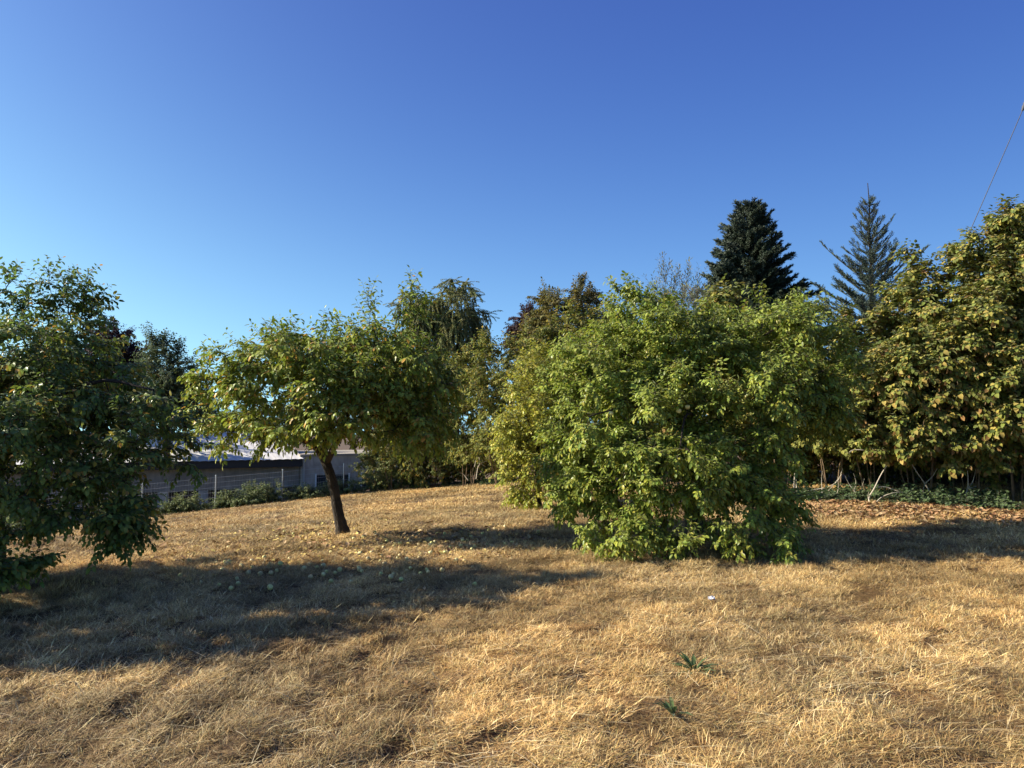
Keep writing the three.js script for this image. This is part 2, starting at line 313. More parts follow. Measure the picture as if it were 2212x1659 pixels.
// dry mown grass: mats of lying straw, stubble tufts and long loose stalks
const strawTones = palette([[0.30, [0.50, 0.32, 0.115]], [0.27, [0.66, 0.46, 0.19]], [0.24, [0.27, 0.155, 0.055]], [0.15, [0.80, 0.62, 0.31]], [0.04, [0.20, 0.19, 0.06]]]);
function addBlade(b, r, x, y, z, head, pitch, len, wid, c, curl) {
  const s = V(-Math.sin(head), 0, Math.cos(head)), p = V(x, y, z), q = [];
  for (let k = 0; k < 3; k++) { const w = wid * [0.5, 0.45, 0.0][k], e = pitch - curl * k; q.push(b.v(p.x + s.x * w, p.y, p.z + s.z * w, c)); if (k < 2) q.push(b.v(p.x - s.x * w, p.y, p.z - s.z * w, c)); p.add(V(Math.cos(head) * Math.cos(e), Math.sin(e), Math.sin(head) * Math.cos(e)).multiplyScalar(len / 2)); if (p.y < -0.01) p.y = -0.01 + r() * 0.01; }
  b.t(q[0], q[1], q[3]); b.t(q[0], q[3], q[2]); b.t(q[2], q[3], q[4]);
}
function strawMat(seed, size, count, len, wid, lay) {
  const r = rng(seed), b = new Buf();
  for (let k = 0; k < count; k++) {
    const up = r() < lay, head = up ? r() * 6.28 : between(r, -1, 1) * 1.2 + (r() < 0.5 ? Math.PI : 0) ;
    addBlade(b, r, between(r, -0.5, 0.5) * size, between(r, -0.004, 0.014) + (r() < 0.3 ? r() * 0.025 : 0), between(r, -0.5, 0.5) * size, head, up ? between(r, 0.4, 1.2) : between(r, -0.08, 0.55), len * between(r, 0.45, 1.25) * (up ? 0.6 : 1), wid * between(r, 0.6, 1.3), strawTones(r), between(r, 0, 0.5));
  }
  return b.geo();
}
function tuft(seed, count, len, wid, tones = strawTones, open = 0.5) {
  const r = rng(seed), b = new Buf();
  for (let k = 0; k < count; k++) { const a = r() * 6.28, q = Math.sqrt(r()) * 0.045; addBlade(b, r, Math.cos(a) * q, -0.01, Math.sin(a) * q, a + between(r, -0.6, 0.6), between(r, 1.5 - open * 1.3, 1.5), len * between(r, 0.5, 1.2), wid * between(r, 0.7, 1.3), tones(r), between(r, 0, 0.6)); }
  return b.geo();
}
{
  const r = rng(77);
  const zones = [
    { d0: 2.3, d1: 9, size: 0.26, space: 0.15, count: 400, len: 0.08, wid: 0.0027, n: 5 },
    { d0: 9, d1: 17, size: 0.5, space: 0.3, count: 500, len: 0.10, wid: 0.0046, n: 4 },
    { d0: 17, d1: 33, size: 1.0, space: 0.6, count: 700, len: 0.13, wid: 0.009, n: 4 },
  ];
  const grass = thing('dry_grass', 'sun bleached mown grass lying as straw over the whole meadow', 'grass'); grass.userData.kind = 'stuff';
  const normalAt = (x, d, e) => V(-(groundY(x + e, d) - groundY(x - e, d)) / (2 * e), 1, (groundY(x, d + e) - groundY(x, d - e)) / (2 * e)).normalize();
  const drift = (x, d) => { const n = sstep(0.3, 0.7, fbm(x * 1.3 + 5, d * 1.3, 3)), m = sstep(0.35, 0.65, fbm(x * 4.1 + 50, d * 4.1, 2)), k = lerp(0.62, 1.12, n) * lerp(0.82, 1.12, m), g = sstep(0.5, 0.7, fbm(x * 0.45 + 30, d * 0.45, 3)); return new THREE.Color(k * lerp(1.03, 0.96, g), k * lerp(1, 0.99, g), k * lerp(0.92, 1.02, g)); };
  const thatch = new THREE.Color(0.55, 0.48, 0.42);
  zones.forEach((z, zi) => {
    const variants = Array.from({ length: z.n }, (_, k) => strawMat(500 + zi * 20 + k, z.size, z.count, z.len, z.wid, 0.13)), lists = variants.map(() => []);
    for (let d = z.d0; d < z.d1; d += z.space) {
      const half = d * 0.76 + 1.2;
      for (let x = -half; x < half; x += z.space) {
        const px = x + between(r, -0.5, 0.5) * z.space, pd = d + between(r, -0.5, 0.5) * z.space;
        if (pd > 15 && px > 4 && pd - 13 > (10 - px) * 0.9) continue;                       // beyond the hedge
        if (pd > 26.6 + (px + 11.4) * 0.58) continue;                                     // beyond the fence
        const scuff = fbm(px * 5 + 11, pd * 5 + 3, 2) < 0.40 && r() < 0.85;                 // flattened brown thatch
        const q = new THREE.Quaternion().setFromUnitVectors(UPV, normalAt(px, pd, z.size * 0.4));
        const left = sstep(1.5, -2, px);
        q.multiply(new THREE.Quaternion().setFromAxisAngle(UPV, (r() < 0.5 ? Math.PI : 0) + between(r, -1.1, 1.1) + lerp(-0.5, 0.9, left) + (fbm(px * 0.5, pd * 0.5, 2) - 0.5) * 2.5));
        lists[Math.floor(r() * z.n)].push({ m: new THREE.Matrix4().compose(V(px, groundY(px, pd), -pd), q, V(1, scuff ? 0.4 : between(r, 0.8, 1.5), 1)), c: scuff ? drift(px, pd).multiply(thatch) : drift(px, pd) });
      }
    }
    variants.forEach((g, k) => copies('straw_mat', g, M.straw, lists[k], grass));
  });
  // tufts of stubble
  const tufts = [tuft(901, 40, 0.065, 0.0026), tuft(902, 30, 0.09, 0.0026), tuft(903, 50, 0.055, 0.003)], tl = tufts.map(() => []);
  for (let k = 0; k < 15000; k++) {
    const d = 2.3 + 15 * Math.pow(r(), 0.75), x = between(r, -1, 1) * (d * 0.76 + 0.6), m = fbm(x * 1.1 + 60, d * 1.1, 3);
    if (m < 0.46 + 0.1 * r()) continue;
    if (d > 13 && x > 4 && d - 12.6 > (10 - x) * 0.8) continue;
    const s = between(r, 0.6, 1.25) * (0.7 + (m - 0.46) * 2);
    tl[k % 3].push({ m: new THREE.Matrix4().compose(V(x, groundY(x, d), -d), new THREE.Quaternion().setFromEuler(new THREE.Euler(between(r, -0.4, 0.4), r() * 6.28, between(r, -0.4, 0.4))), V(s, s, s)), c: drift(x, d) });
  }
  tufts.forEach((g, k) => copies('stubble_tuft', g, M.straw, tl[k], grass));
  // long pale stalks
  const b = new Buf(), rs = rng(31);
  addBlade(b, rs, -0.14, 0.02, 0, 0.0, 0.12, 0.28, 0.0034, [0.68, 0.55, 0.33], 0.12);
  const sl = [];
  for (let k = 0; k < 2600; k++) { const d = 2.3 + 10 * Math.pow(r(), 0.8), x = between(r, -1, 1) * (d * 0.76 + 0.5); sl.push({ m: new THREE.Matrix4().compose(V(x, groundY(x, d) + 0.015, -d), new THREE.Quaternion().setFromEuler(new THREE.Euler(between(r, -0.15, 0.15), (r() < 0.7 ? between(r, -0.9, 0.15) : r() * 6.28), between(r, -0.1, 0.25), 'YXZ')), V(between(r, 0.5, 1.35), 1, 1)), c: drift(x, d) }); }
  copies('loose_stalk', b.geo(), M.straw, sl, grass);
}
renderer.shadowMap.type = THREE.PCFSoftShadowMap;
// ================================================================ APPLE TREES
const appleSet = twigSet(11, { length: 0.30, count: 12, leaf: 0.085, width: 0.046, palette: appleGreen, bend: 0.35, droop: 0.28 });
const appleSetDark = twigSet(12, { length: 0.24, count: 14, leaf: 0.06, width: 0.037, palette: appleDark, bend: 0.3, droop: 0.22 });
const appleSetBright = twigSet(13, { length: 0.26, count: 14, leaf: 0.068, width: 0.039, palette: appleBright, bend: 0.3, droop: 0.25 });
const yellowSet = twigSet(14, { length: 0.30, count: 13, leaf: 0.075, width: 0.045, palette: yellowGreen, bend: 0.25, droop: 0.2 });
const shootSet = (() => { const r = rng(15), g = () => sprig(r, { pitch: 1.25, sag: 0, length: 0.3, count: 10, leaf: 0.08, width: 0.04, palette: appleGreen, bend: 0.3, droop: 0.05 }); const a = [g(), g()]; return { up: a, out: a, down: a }; })();
// a water shoot: points up a straight young stem
const shoot = (px0, py0, px1, py1, depth) => [0.25, 0.5, 0.75, 1].map((t) => at(lerp(px0, px1, t), lerp(py0, py1, t), depth));

// the middle tree: leaning trunk, umbrella crown
const midBase = spot(742, 1155);
const mid = (px, py, dz = 0) => at(px, py, -midBase.z + dz);
const middleTree = growTree({
  name: 'apple_tree', seed: 21, base: midBase, label: 'apple tree with bare leaning trunk and umbrella crown standing alone in the meadow',
  trunks: [{ radius: 0.088, taper: 0.82, flare: 0.5, pts: [midBase.clone(), mid(731, 1110), mid(722, 1060), mid(712, 1020), mid(700, 990)],
    limbs: [
      [mid(702, 1000), mid(680, 965, -0.1), mid(640, 945, -0.3), mid(585, 925, -0.4), mid(530, 890, -0.2)],
      [mid(700, 990), mid(705, 955, 0.1), mid(720, 920, 0.3), mid(760, 880, 0.5), mid(820, 830, 0.4)],
      [mid(706, 1000), mid(730, 950, -0.2), mid(765, 920, -0.6), mid(815, 890, -0.7), mid(860, 850, -0.6)],
      [mid(700, 990), mid(690, 950, 0.3), mid(672, 900, 0.8), mid(650, 850, 1.0), mid(620, 790, 0.9)],
      [mid(700, 988), mid(702, 930, -0.2), mid(712, 870, -0.5), mid(720, 800, -0.7)],
    ] }],
  lobes: [
    lobe(700, 810, 10.9, 120, 95, 1.35), lobe(590, 800, 10.6, 110, 75, 1.1), lobe(505, 850, 10.8, 88, 85, 0.9), lobe(470, 905, 10.7, 60, 80, 0.7, 0.1),
    lobe(800, 800, 11, 105, 100, 1.2), lobe(880, 810, 11.2, 90, 120, 1.0), lobe(880, 900, 11.1, 85, 85, 0.9), lobe(760, 900, 10.3, 110, 60, 0.9),
    lobe(620, 910, 10.2, 110, 60, 0.8), lobe(885, 720, 11, 30, 55, 0.35), lobe(520, 985, 10.6, 40, 40, 0.3), lobe(700, 870, 9.9, 130, 70, 0.5), lobe(690, 760, 11.6, 130, 60, 0.8),
    lobe(940, 880, 11.4, 55, 110, 0.6), lobe(560, 955, 10.4, 55, 35, 0.4),
  ],
  shoots: [shoot(800, 720, 797, 645, 10.9), shoot(885, 700, 895, 608, 11), shoot(870, 700, 880, 640, 11), shoot(905, 690, 920, 650, 11), shoot(540, 800, 512, 740, 10.6), shoot(580, 770, 570, 725, 10.7), shoot(690, 740, 700, 705, 10.9), shoot(610, 770, 612, 715, 10.9)],
  tips: 330, twigs: 10, set: appleSet, limbBoost: 1, shootSet, clear: 1.0, hollow: 0.25, arch: 1,
});
// the big drooping tree on the right, its skirt on the grass
const bigBase = V(2.75, 0, -10.7); bigBase.y = groundY(2.75, 10.7);
const bigTree = growTree({
  name: 'apple_tree', seed: 22, base: bigBase, label: 'wide apple tree whose drooping leafy branches reach down to the grass, right of centre',
  trunks: [{ radius: 0.12, taper: 0.75, pts: [bigBase.clone(), at(1492, 1060, 10.7), at(1485, 980, 10.6), at(1480, 920, 10.6)],
    limbs: [
      [at(1480, 930, 10.6), at(1440, 850, 10.4), at(1390, 790, 10.2), at(1320, 740, 10)],
      [at(1480, 925, 10.6), at(1540, 830, 10.5), at(1600, 760, 10.3), at(1690, 700, 10.2)],
      [at(1483, 940, 10.6), at(1600, 880, 10.2), at(1700, 830, 10), at(1780, 800, 10)],
      [at(1483, 940, 10.6), at(1420, 890, 9.9), at(1350, 880, 9.4), at(1270, 900, 9.2)],
      [at(1485, 950, 10.6), at(1500, 900, 9.7), at(1480, 900, 9.1), at(1470, 960, 8.7)],
      [at(1480, 925, 10.6), at(1500, 850, 11.2), at(1540, 800, 11.8)],
    ] }],
  lobes: [
    lobe(1400, 720, 10.3, 110, 75, 1.1), lobe(1300, 800, 10.2, 95, 95, 1.0), lobe(1480, 760, 10.6, 130, 70, 1.3), lobe(1640, 740, 10.4, 130, 75, 1.2),
    lobe(1740, 800, 10.5, 90, 95, 1.1), lobe(1560, 850, 10, 170, 90, 1.4), lobe(1400, 880, 9.7, 150, 95, 1.0), lobe(1280, 930, 9.8, 90, 110, 0.9),
    lobe(1350, 1010, 9.4, 120, 80, 0.8), lobe(1260, 1050, 9.8, 75, 60, 0.6), lobe(1470, 1010, 9.2, 140, 80, 0.8), lobe(1580, 990, 9.6, 130, 80, 0.9), lobe(1660, 1020, 9.8, 60, 70, 0.6),
    lobe(1330, 1120, 9.2, 100, 60, 0.55), lobe(1470, 1130, 8.9, 90, 60, 0.5), lobe(1600, 1110, 9.2, 115, 70, 0.6), lobe(1550, 1160, 8.8, 120, 38, 0.4), lobe(1690, 1130, 9.5, 40, 40, 0.4),
    lobe(1350, 655, 10.2, 45, 40, 0.4), lobe(1790, 860, 10.5, 45, 80, 0.6), lobe(1720, 900, 10.3, 90, 70, 0.8), lobe(1700, 700, 10.5, 90, 50, 0.6), lobe(1560, 700, 10.9, 60, 30, 0.5, 0.05),
    lobe(1240, 830, 10.6, 60, 90, 0.7), lobe(1265, 1110, 9.5, 75, 50, 0.5), lobe(1320, 1155, 9.0, 85, 32, 0.4), lobe(1420, 1172, 8.75, 80, 24, 0.35), lobe(1640, 1165, 8.9, 75, 34, 0.4), lobe(1700, 1085, 9.5, 40, 60, 0.5), lobe(1230, 1050, 9.9, 50, 50, 0.5), lobe(1210, 980, 10.4, 40, 70, 0.5),
  ],
  shoots: [shoot(1350, 660, 1332, 622, 10.2), shoot(1420, 680, 1435, 640, 10.3), shoot(1640, 690, 1640, 640, 10.4), shoot(1700, 690, 1720, 660, 10.4), shoot(1400, 690, 1398, 650, 10.3)],
  tips: 600, twigs: 13, set: appleSetBright, shootSet, clear: 1.1, hollow: 0.4, arch: 1.2,
});
// the left tree, cut by the frame's edge, seen against the sun
const leftBase = V(-5.5, 0, -7.5); leftBase.y = groundY(-5.5, 7.5);
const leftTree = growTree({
  name: 'apple_tree', seed: 23, base: leftBase, label: 'dark shaded apple tree at the left edge, branches hanging low to the ground',
  trunks: [{ radius: 0.13, taper: 0.8, pts: [leftBase.clone(), leftBase.clone().add(V(0.05, 0.5, 0)), leftBase.clone().add(V(0.0, 1.0, 0.05)), leftBase.clone().add(V(0.05, 1.4, 0))],
    limbs: [
      [V(-5.45, 1.3, -7.50), V(-4.85, 1.8, -7.30), V(-4.15, 2.1, -7.10), V(-3.55, 2.0, -7.00)], [V(-5.45, 1.4, -7.50), V(-5.25, 2.1, -7.70), V(-4.95, 2.8, -7.90)],
      [V(-5.45, 1.3, -7.50), V(-6.05, 1.9, -7.30), V(-6.75, 2.2, -7.20)], [V(-5.45, 1.3, -7.50), V(-5.15, 1.8, -6.80), V(-4.75, 1.9, -6.20)], [V(-5.45, 1.3, -7.50), V(-4.95, 1.8, -8.20), V(-4.35, 2.0, -8.80)],
    ] }],
  lobes: [
    lobe(110, 780, 7.65, 126, 86, 1.3), lobe(205, 835, 7.35, 96, 66, 1.0), lobe(320, 910, 7.15, 71, 66, 0.9), lobe(200, 930, 6.95, 136, 76, 1.2), lobe(60, 950, 6.85, 136, 116, 1.2),
    lobe(350, 960, 7.25, 60, 66, 0.7), lobe(370, 1015, 7.3, 45, 42, 0.5), lobe(300, 1030, 7.1, 60, 45, 0.6), lobe(365, 890, 7.4, 45, 45, 0.5), lobe(265, 1120, 6.9, 28, 45, 0.25, 0.25),  lobe(120, 1050, 6.65, 126, 66, 0.9), lobe(240, 1060, 6.85, 66, 46, 0.7), lobe(20, 1130, 6.55, 106, 56, 0.7), lobe(150, 1130, 6.65, 46, 16, 0.4), { c: V(-6.5, 1.8, -5.75), r: V(1.5, 1.1, 0.95) }, { c: V(-7.2, 1.9, -7.3), r: V(1.5, 1.2, 1.2) }, lobe(-120, 900, 7.65, 146, 176, 1.6),
    lobe(120, 715, 7.75, 50, 30, 0.6), lobe(10, 735, 7.65, 50, 36, 0.6), lobe(-100, 740, 7.65, 106, 66, 1.0), lobe(350, 1040, 7.45, 21, 12, 0.35), lobe(255, 1140, 6.85, 12, 12, 0.2), lobe(-60, 1150, 6.65, 106, 46, 0.8), lobe(240, 1185, 6.85, 12, 12, 0.1, 0.03), lobe(30, 1220, 6.45, 36, 12, 0.3, 0.06),
  ],
  shoots: [shoot(70, 730, 50, 640, 7.7), shoot(200, 720, 215, 650, 7.75), shoot(115, 720, 112, 640, 7.8), shoot(180, 720, 178, 640, 7.8), shoot(115, 720, 100, 578, 7.75), shoot(150, 700, 140, 603, 7.85), shoot(170, 710, 185, 603, 7.85), shoot(130, 720, 125, 613, 7.75), shoot(190, 720, 205, 643, 7.75), shoot(20, 720, 8, 593, 7.65), shoot(40, 730, 30, 603, 7.65), shoot(60, 730, 72, 623, 7.65), shoot(160, 700, 163, 608, 7.95), shoot(-40, 720, -55, 593, 7.65)],
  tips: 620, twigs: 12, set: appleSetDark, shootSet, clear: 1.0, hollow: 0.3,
});
// the small yellow-green tree behind the big one
const smallBase = spot(1165, 1096);
{
  const d = -smallBase.z, q = (px, py, dz = 0) => at(px, py, d + dz);
  growTree({
    name: 'plum_tree', seed: 24, base: smallBase, label: 'small yellow green tree, leafy to the ground, left of the wide apple tree',
    trunks: [{ radius: 0.05, pts: [smallBase.clone(), q(1163, 1060), q(1160, 1000), q(1165, 940)], limbs: [[q(1162, 990), q(1130, 930), q(1110, 880)], [q(1163, 960), q(1190, 890), q(1200, 820)]] }],
    lobes: [lobe(1165, 880, d, 85, 110, 0.9), lobe(1130, 980, d - 0.2, 70, 90, 0.75), lobe(1150, 1050, d - 0.4, 62, 42, 0.6), lobe(1105, 940, d, 45, 70, 0.5), lobe(1215, 930, d, 60, 130, 0.8), lobe(1200, 800, d, 70, 60, 0.7), lobe(1110, 1040, d - 0.2, 30, 40, 0.35)],
    tips: 260, twigs: 6, set: yellowSet, clear: 0.5, hollow: 0.3, step: 0.25,
  });
}

// ================================================================ HEDGE
const hazelSet = twigSet(31, { length: 0.36, count: 11, leaf: 0.115, width: 0.088, palette: hazelYellow, round: 1, bend: 0.3, droop: 0.3 });
const hedgeSet = twigSet(32, { length: 0.42, count: 13, leaf: 0.10, width: 0.07, palette: hedgeGreen, round: 0.8, bend: 0.3, droop: 0.25 });
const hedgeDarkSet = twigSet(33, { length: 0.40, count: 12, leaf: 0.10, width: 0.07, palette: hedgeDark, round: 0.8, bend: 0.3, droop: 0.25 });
const willowSet = (() => { const r = rng(34), g = () => sprig(r, { pitch: 1.35, sag: 0, length: 0.4, count: 12, leaf: 0.085, width: 0.02, palette: palette([[0.7, [0.17, 0.19, 0.09]], [0.3, [0.24, 0.22, 0.12]]]), bend: 0.1, droop: -0.05 }); const a = [g(), g()]; return { up: a, out: a, down: a }; })();
function shrub(o) {   // several stems from one stool, foliage from knee height up
  const { px, depth, top, half, low } = o, r = rng(o.seed), p = at(px, 1090, depth); p.y = groundY(p.x, depth);
  const H = at(px, top, depth).y - p.y, W = metres(half, depth), lowY = (o.lowM ?? 0.8), n = o.stems ?? 5, trunks = [];
  for (let k = 0; k < n; k++) {
    const a = r() * 6.28, s = between(r, 0.15, 0.6) * W, b = p.clone().add(V(Math.cos(a) * 0.2, 0, Math.sin(a) * 0.2)); b.y = groundY(b.x, -b.z);
    trunks.push({ radius: between(r, 0.008, 0.019), taper: 0.5, flare: 0.2, pts: [b, b.clone().add(V(Math.cos(a) * s * 0.3 + between(r, -0.1, 0.1), H * 0.2, Math.sin(a) * s * 0.3)), b.clone().add(V(Math.cos(a) * s * 0.7, H * 0.45, Math.sin(a) * s * 0.7 + between(r, -0.1, 0.1))), b.clone().add(V(Math.cos(a) * s * 1.1, H * 0.7, Math.sin(a) * s * 1.1))] });
  }
  const lobes = [], dz = o.dz ?? 1.0, base = p;
  const y0 = p.y + lowY, y1 = p.y + H;
  for (let k = 0; k < 5; k++) { const t = k / 4, yy = lerp(y0 + 0.35, y1 - 0.45, t), w = W * (t > 0.85 ? 0.62 : t < 0.2 ? 0.85 : 1) * between(r, 0.85, 1.1); lobes.push({ c: V(p.x + between(r, -0.3, 0.3) * W, yy, p.z + between(r, -0.2, 0.2)), r: V(w, (y1 - y0) * 0.19, dz * (t > 0.85 ? 0.6 : 1)), w: w * dz * (t < 0.3 ? 0.7 : 1), set: o.lowSet && t < 0.4 ? o.lowSet : undefined }); }
  if (o.front) lobes.push({ c: V(p.x, lerp(y0, y1, 0.45), p.z + dz * 0.7), r: V(W, (y1 - y0) * 0.45, 0.35), w: W * dz * 1.6 }, { c: V(p.x, lerp(y0, y1, 0.15), p.z + dz * 0.6), r: V(W, (y1 - y0) * 0.2, 0.4), w: W * dz * 0.5, set: o.lowSet });
  const shoots = o.shoots ?? Array.from({ length: o.spikes ?? 4 }, () => { const x = p.x + between(r, -0.7, 0.7) * W, z = p.z + between(r, -0.4, 0.4), h = between(r, 0.3, 0.75); return [0.2, 0.6, 1].map((t) => V(x + t * between(r, -0.1, 0.1), y1 - 0.3 + h * t, z)); });
  return growTree({ name: o.name, seed: o.seed + 900, base, label: o.label, category: 'shrub', group: o.group, trunks, lobes, shoots, tips: o.tips, twigs: o.twigs ?? 6, set: o.set, mat: M.hazel, clear: lowY * 0.7, hollow: 0.3, bark: M.barkPale, step: 0.3, twigScale: o.scale ?? 1, limbMin: 30, tipRadius: 0.0035 });
}
const hedgeGroup = 'shrubs of the hedge along the meadow';
[
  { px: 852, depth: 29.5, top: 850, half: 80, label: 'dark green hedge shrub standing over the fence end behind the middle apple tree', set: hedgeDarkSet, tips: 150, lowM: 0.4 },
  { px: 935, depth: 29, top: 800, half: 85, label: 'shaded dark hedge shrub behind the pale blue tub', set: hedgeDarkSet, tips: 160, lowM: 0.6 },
  { px: 1010, depth: 27.5, top: 775, half: 80, label: 'hedge shrub with bare dry twigs at its foot, left of the small yellow green tree', set: hedgeSet, tips: 170, lowM: 1.1 },
  { px: 1085, depth: 25.5, top: 750, half: 90, label: 'olive hedge shrub right above the small yellow green tree, below the copper tree', set: hedgeSet, tips: 190, lowM: 0.8 },
  { px: 1180, depth: 23, top: 722, half: 95, label: 'olive yellow hedge shrub below the round brown green tree', set: hedgeSet, tips: 200 },
  { px: 1285, depth: 20.5, top: 690, half: 95, label: 'olive hedge shrub rising behind the left top of the wide apple tree', set: hedgeSet, tips: 190 },
  { px: 1390, depth: 18.5, top: 690, half: 95, label: 'green hedge shrub half hidden behind the top of the wide apple tree', set: hedgeSet, tips: 170 },
  { px: 1550, depth: 17, top: 655, half: 110, label: 'brownish hedge shrub seen in the gap of the wide apple tree, left of the fir', set: hazelSet, tips: 220 },
  { px: 1690, depth: 15.8, top: 740, half: 110, label: 'hedge shrub hidden behind the right half of the wide apple tree', set: hedgeSet, tips: 200, lowM: 1.2 },
  { px: 1800, depth: 14.9, top: 780, half: 90, label: 'green hedge shrub where the wide apple tree meets the hedge, left of the spruce foot', set: hedgeSet, tips: 230, lowM: 0.9, scale: 0.9, front: true },
  { px: 1890, depth: 14.4, top: 715, half: 118, label: 'yellowing hazel shrub in front of the spruce', set: hazelSet, tips: 194, lowM: 0.8, scale: 0.78, twigs: 11, front: true, lowSet: hedgeSet },
  { px: 1990, depth: 14.0, top: 625, half: 118, label: 'yellow leaved hazel shrub just right of the spruce', set: hazelSet, tips: 223, lowM: 0.8, scale: 0.78, twigs: 11, front: true, lowSet: hedgeSet },
  { px: 2090, depth: 13.7, top: 570, half: 118, label: 'tall yellowing hazel shrub under the overhead cable', set: hazelSet, tips: 230, lowM: 0.75, scale: 0.78, twigs: 11, front: true, lowSet: hedgeSet },
  { px: 2190, depth: 13.4, top: 500, half: 118, label: 'tallest yellow hazel shrub at the right edge', set: hazelSet, tips: 244, lowM: 0.65, scale: 0.78, twigs: 11, front: true, lowSet: hedgeSet },
  { px: 2300, depth: 13.2, top: 470, half: 100, label: 'hazel shrub cut off by the right edge of the picture', set: hazelSet, tips: 220, lowM: 0.7, scale: 0.85 },
].forEach((o, k) => shrub({ name: 'hedge_shrub', seed: 300 + k * 7, group: hedgeGroup, ...o }));
{ // willow shoots above the hedge
  const p = at(1475, 1090, 17.5); p.y = groundY(p.x, 17.5);
  const H = (px, py) => at(px, py, 17.5);
  growTree({ name: 'willow_shrub', seed: 351, base: p, category: 'shrub', label: 'willow with thin upright pale shoots sticking out above the wide apple tree', bark: M.barkPale, mat: M.hazel,
    trunks: [{ radius: 0.05, pts: [p.clone(), H(1478, 1000), H(1474, 880), H(1475, 760)] }], clear: 1.5, step: 0.35, hollow: 0.4, set: willowSet, twigs: 4,
    lobes: [lobe(1480, 700, 17.5, 75, 70, 0.8)], tips: 90, limbMin: 30,
    shoots: [shoot(1440, 690, 1428, 578, 17.5), shoot(1450, 690, 1441, 590, 17.5), shoot(1485, 690, 1478, 600, 17.5), shoot(1495, 690, 1492, 596, 17.5), shoot(1500, 690, 1512, 605, 17.5), shoot(1470, 690, 1462, 610, 17.5), shoot(1430, 690, 1408, 620, 17.5)] });
}

// ================================================================ TREES FAR BEHIND
const farGreen = palette([[0.6, [0.05, 0.064, 0.022]], [0.3, [0.07, 0.08, 0.025]], [0.1, [0.10, 0.09, 0.03]]]);
const birchTones = palette([[0.6, [0.163, 0.181, 0.062]], [0.3, [0.213, 0.225, 0.075]], [0.1, [0.275, 0.250, 0.088]]]);
const copperTones = palette([[0.7, [0.035, 0.014, 0.015]], [0.3, [0.06, 0.022, 0.02]]]);
const oliveTones = palette([[0.55, [0.149, 0.132, 0.032]], [0.3, [0.196, 0.155, 0.034]], [0.15, [0.092, 0.094, 0.025]]]);
const blueGreen = palette([[0.6, [0.08, 0.11, 0.045]], [0.4, [0.11, 0.14, 0.055]]]);
const bigTwig = (seed, pal, extra = {}) => twigSet(seed, { length: 0.7, count: 22, leaf: 0.13, width: 0.09, palette: pal, round: 0.8, bend: 0.3, droop: 0.2, ...extra });
function farTree(o) {
  const b = at(o.px, 1090, o.depth); b.y = landform(b.x, o.depth);
  const top = at(o.px, o.top, o.depth).y, H = top - b.y, lean = (t) => V(b.x + t * 0.1, b.y + H * t, b.z);
  return growTree({ name: o.name, seed: o.seed, base: b, label: o.label, bark: o.bark, mat: M.hazel, trunks: [{ radius: o.radius ?? 0.16, taper: 0.4, pts: [lean(0), lean(0.3), lean(0.55), lean(0.8)] }], lobes: o.lobes, shoots: o.shoots, tips: o.tips, twigs: o.twigs ?? 7, set: o.set, clear: H * 0.15, hollow: 0.35, step: 0.6, limbMin: 20, tipRadius: 0.006, arch: o.arch ?? 1, tint: o.tint });
}
// weeping birch: long hanging strands
const birchSet = (() => { const r = rng(41), g = (p) => sprig(r, { pitch: p, sag: 0.14, length: 1.0, count: 44, leaf: 0.10, width: 0.07, palette: birchTones, bend: 0.2, droop: 0.6 }); return { up: [g(0.4), g(0.2)], out: [g(-0.5), g(-0.8), g(-0.9)], down: [g(-1.1), g(-1.2)] }; })();
farTree({ name: 'birch_tree', seed: 42, px: 985, depth: 46, top: 600, bark: M.birchBark, radius: 0.2, label: 'tall grey green weeping birch behind the middle apple tree', set: birchSet, tips: 420, twigs: 6, arch: 2,
  lobes: [lobe(985, 650, 46, 48, 50, 1.6), lobe(990, 720, 46, 68, 60, 2), lobe(930, 670, 46, 50, 40, 1.4), lobe(885, 660, 46, 28, 30, 0.9), lobe(920, 740, 46, 60, 60, 1.6), lobe(1030, 690, 46, 28, 50, 1.2), lobe(1040, 755, 46, 26, 36, 1.0), lobe(980, 800, 46, 70, 45, 1.8)],
  shoots: [shoot(980, 620, 975, 600, 46), shoot(890, 650, 888, 632, 46)] });
farTree({ name: 'copper_tree', seed: 43, px: 1130, depth: 42, top: 672, label: 'dark purple copper tree left of the round brown green tree', set: bigTwig(44, copperTones), tips: 80, lobes: [lobe(1135, 715, 42, 30, 42, 1.2), lobe(1112, 735, 42, 20, 22, 0.8), lobe(1150, 690, 42, 20, 20, 0.8)] });
farTree({ name: 'round_tree', seed: 45, px: 1225, depth: 40, top: 615, label: 'round brown green tree rising behind the hedge between copper tree and wide apple tree', set: bigTwig(46, oliveTones), tips: 260, twigs: 8, radius: 0.22,
  lobes: [lobe(1200, 670, 40, 45, 45, 1.8), lobe(1250, 655, 40, 38, 38, 1.5), lobe(1190, 730, 40, 62, 55, 2), lobe(1275, 700, 40, 42, 55, 1.6), lobe(1160, 790, 40, 60, 60, 1.6), lobe(1240, 770, 40, 80, 60, 2), lobe(1180, 650, 40, 18, 22, 0.7)], shoots: [shoot(1258, 640, 1258, 612, 40)] });
farTree({ name: 'copper_tree', seed: 47, px: 250, depth: 36, top: 702, label: 'dark purple copper tree behind the dark left apple tree', set: bigTwig(44, copperTones), tips: 150, lobes: [lobe(245, 760, 36, 60, 55, 1.6), lobe(215, 730, 36, 36, 30, 1.2), lobe(285, 790, 36, 42, 50, 1.3), lobe(240, 840, 36, 80, 50, 1.5)] });
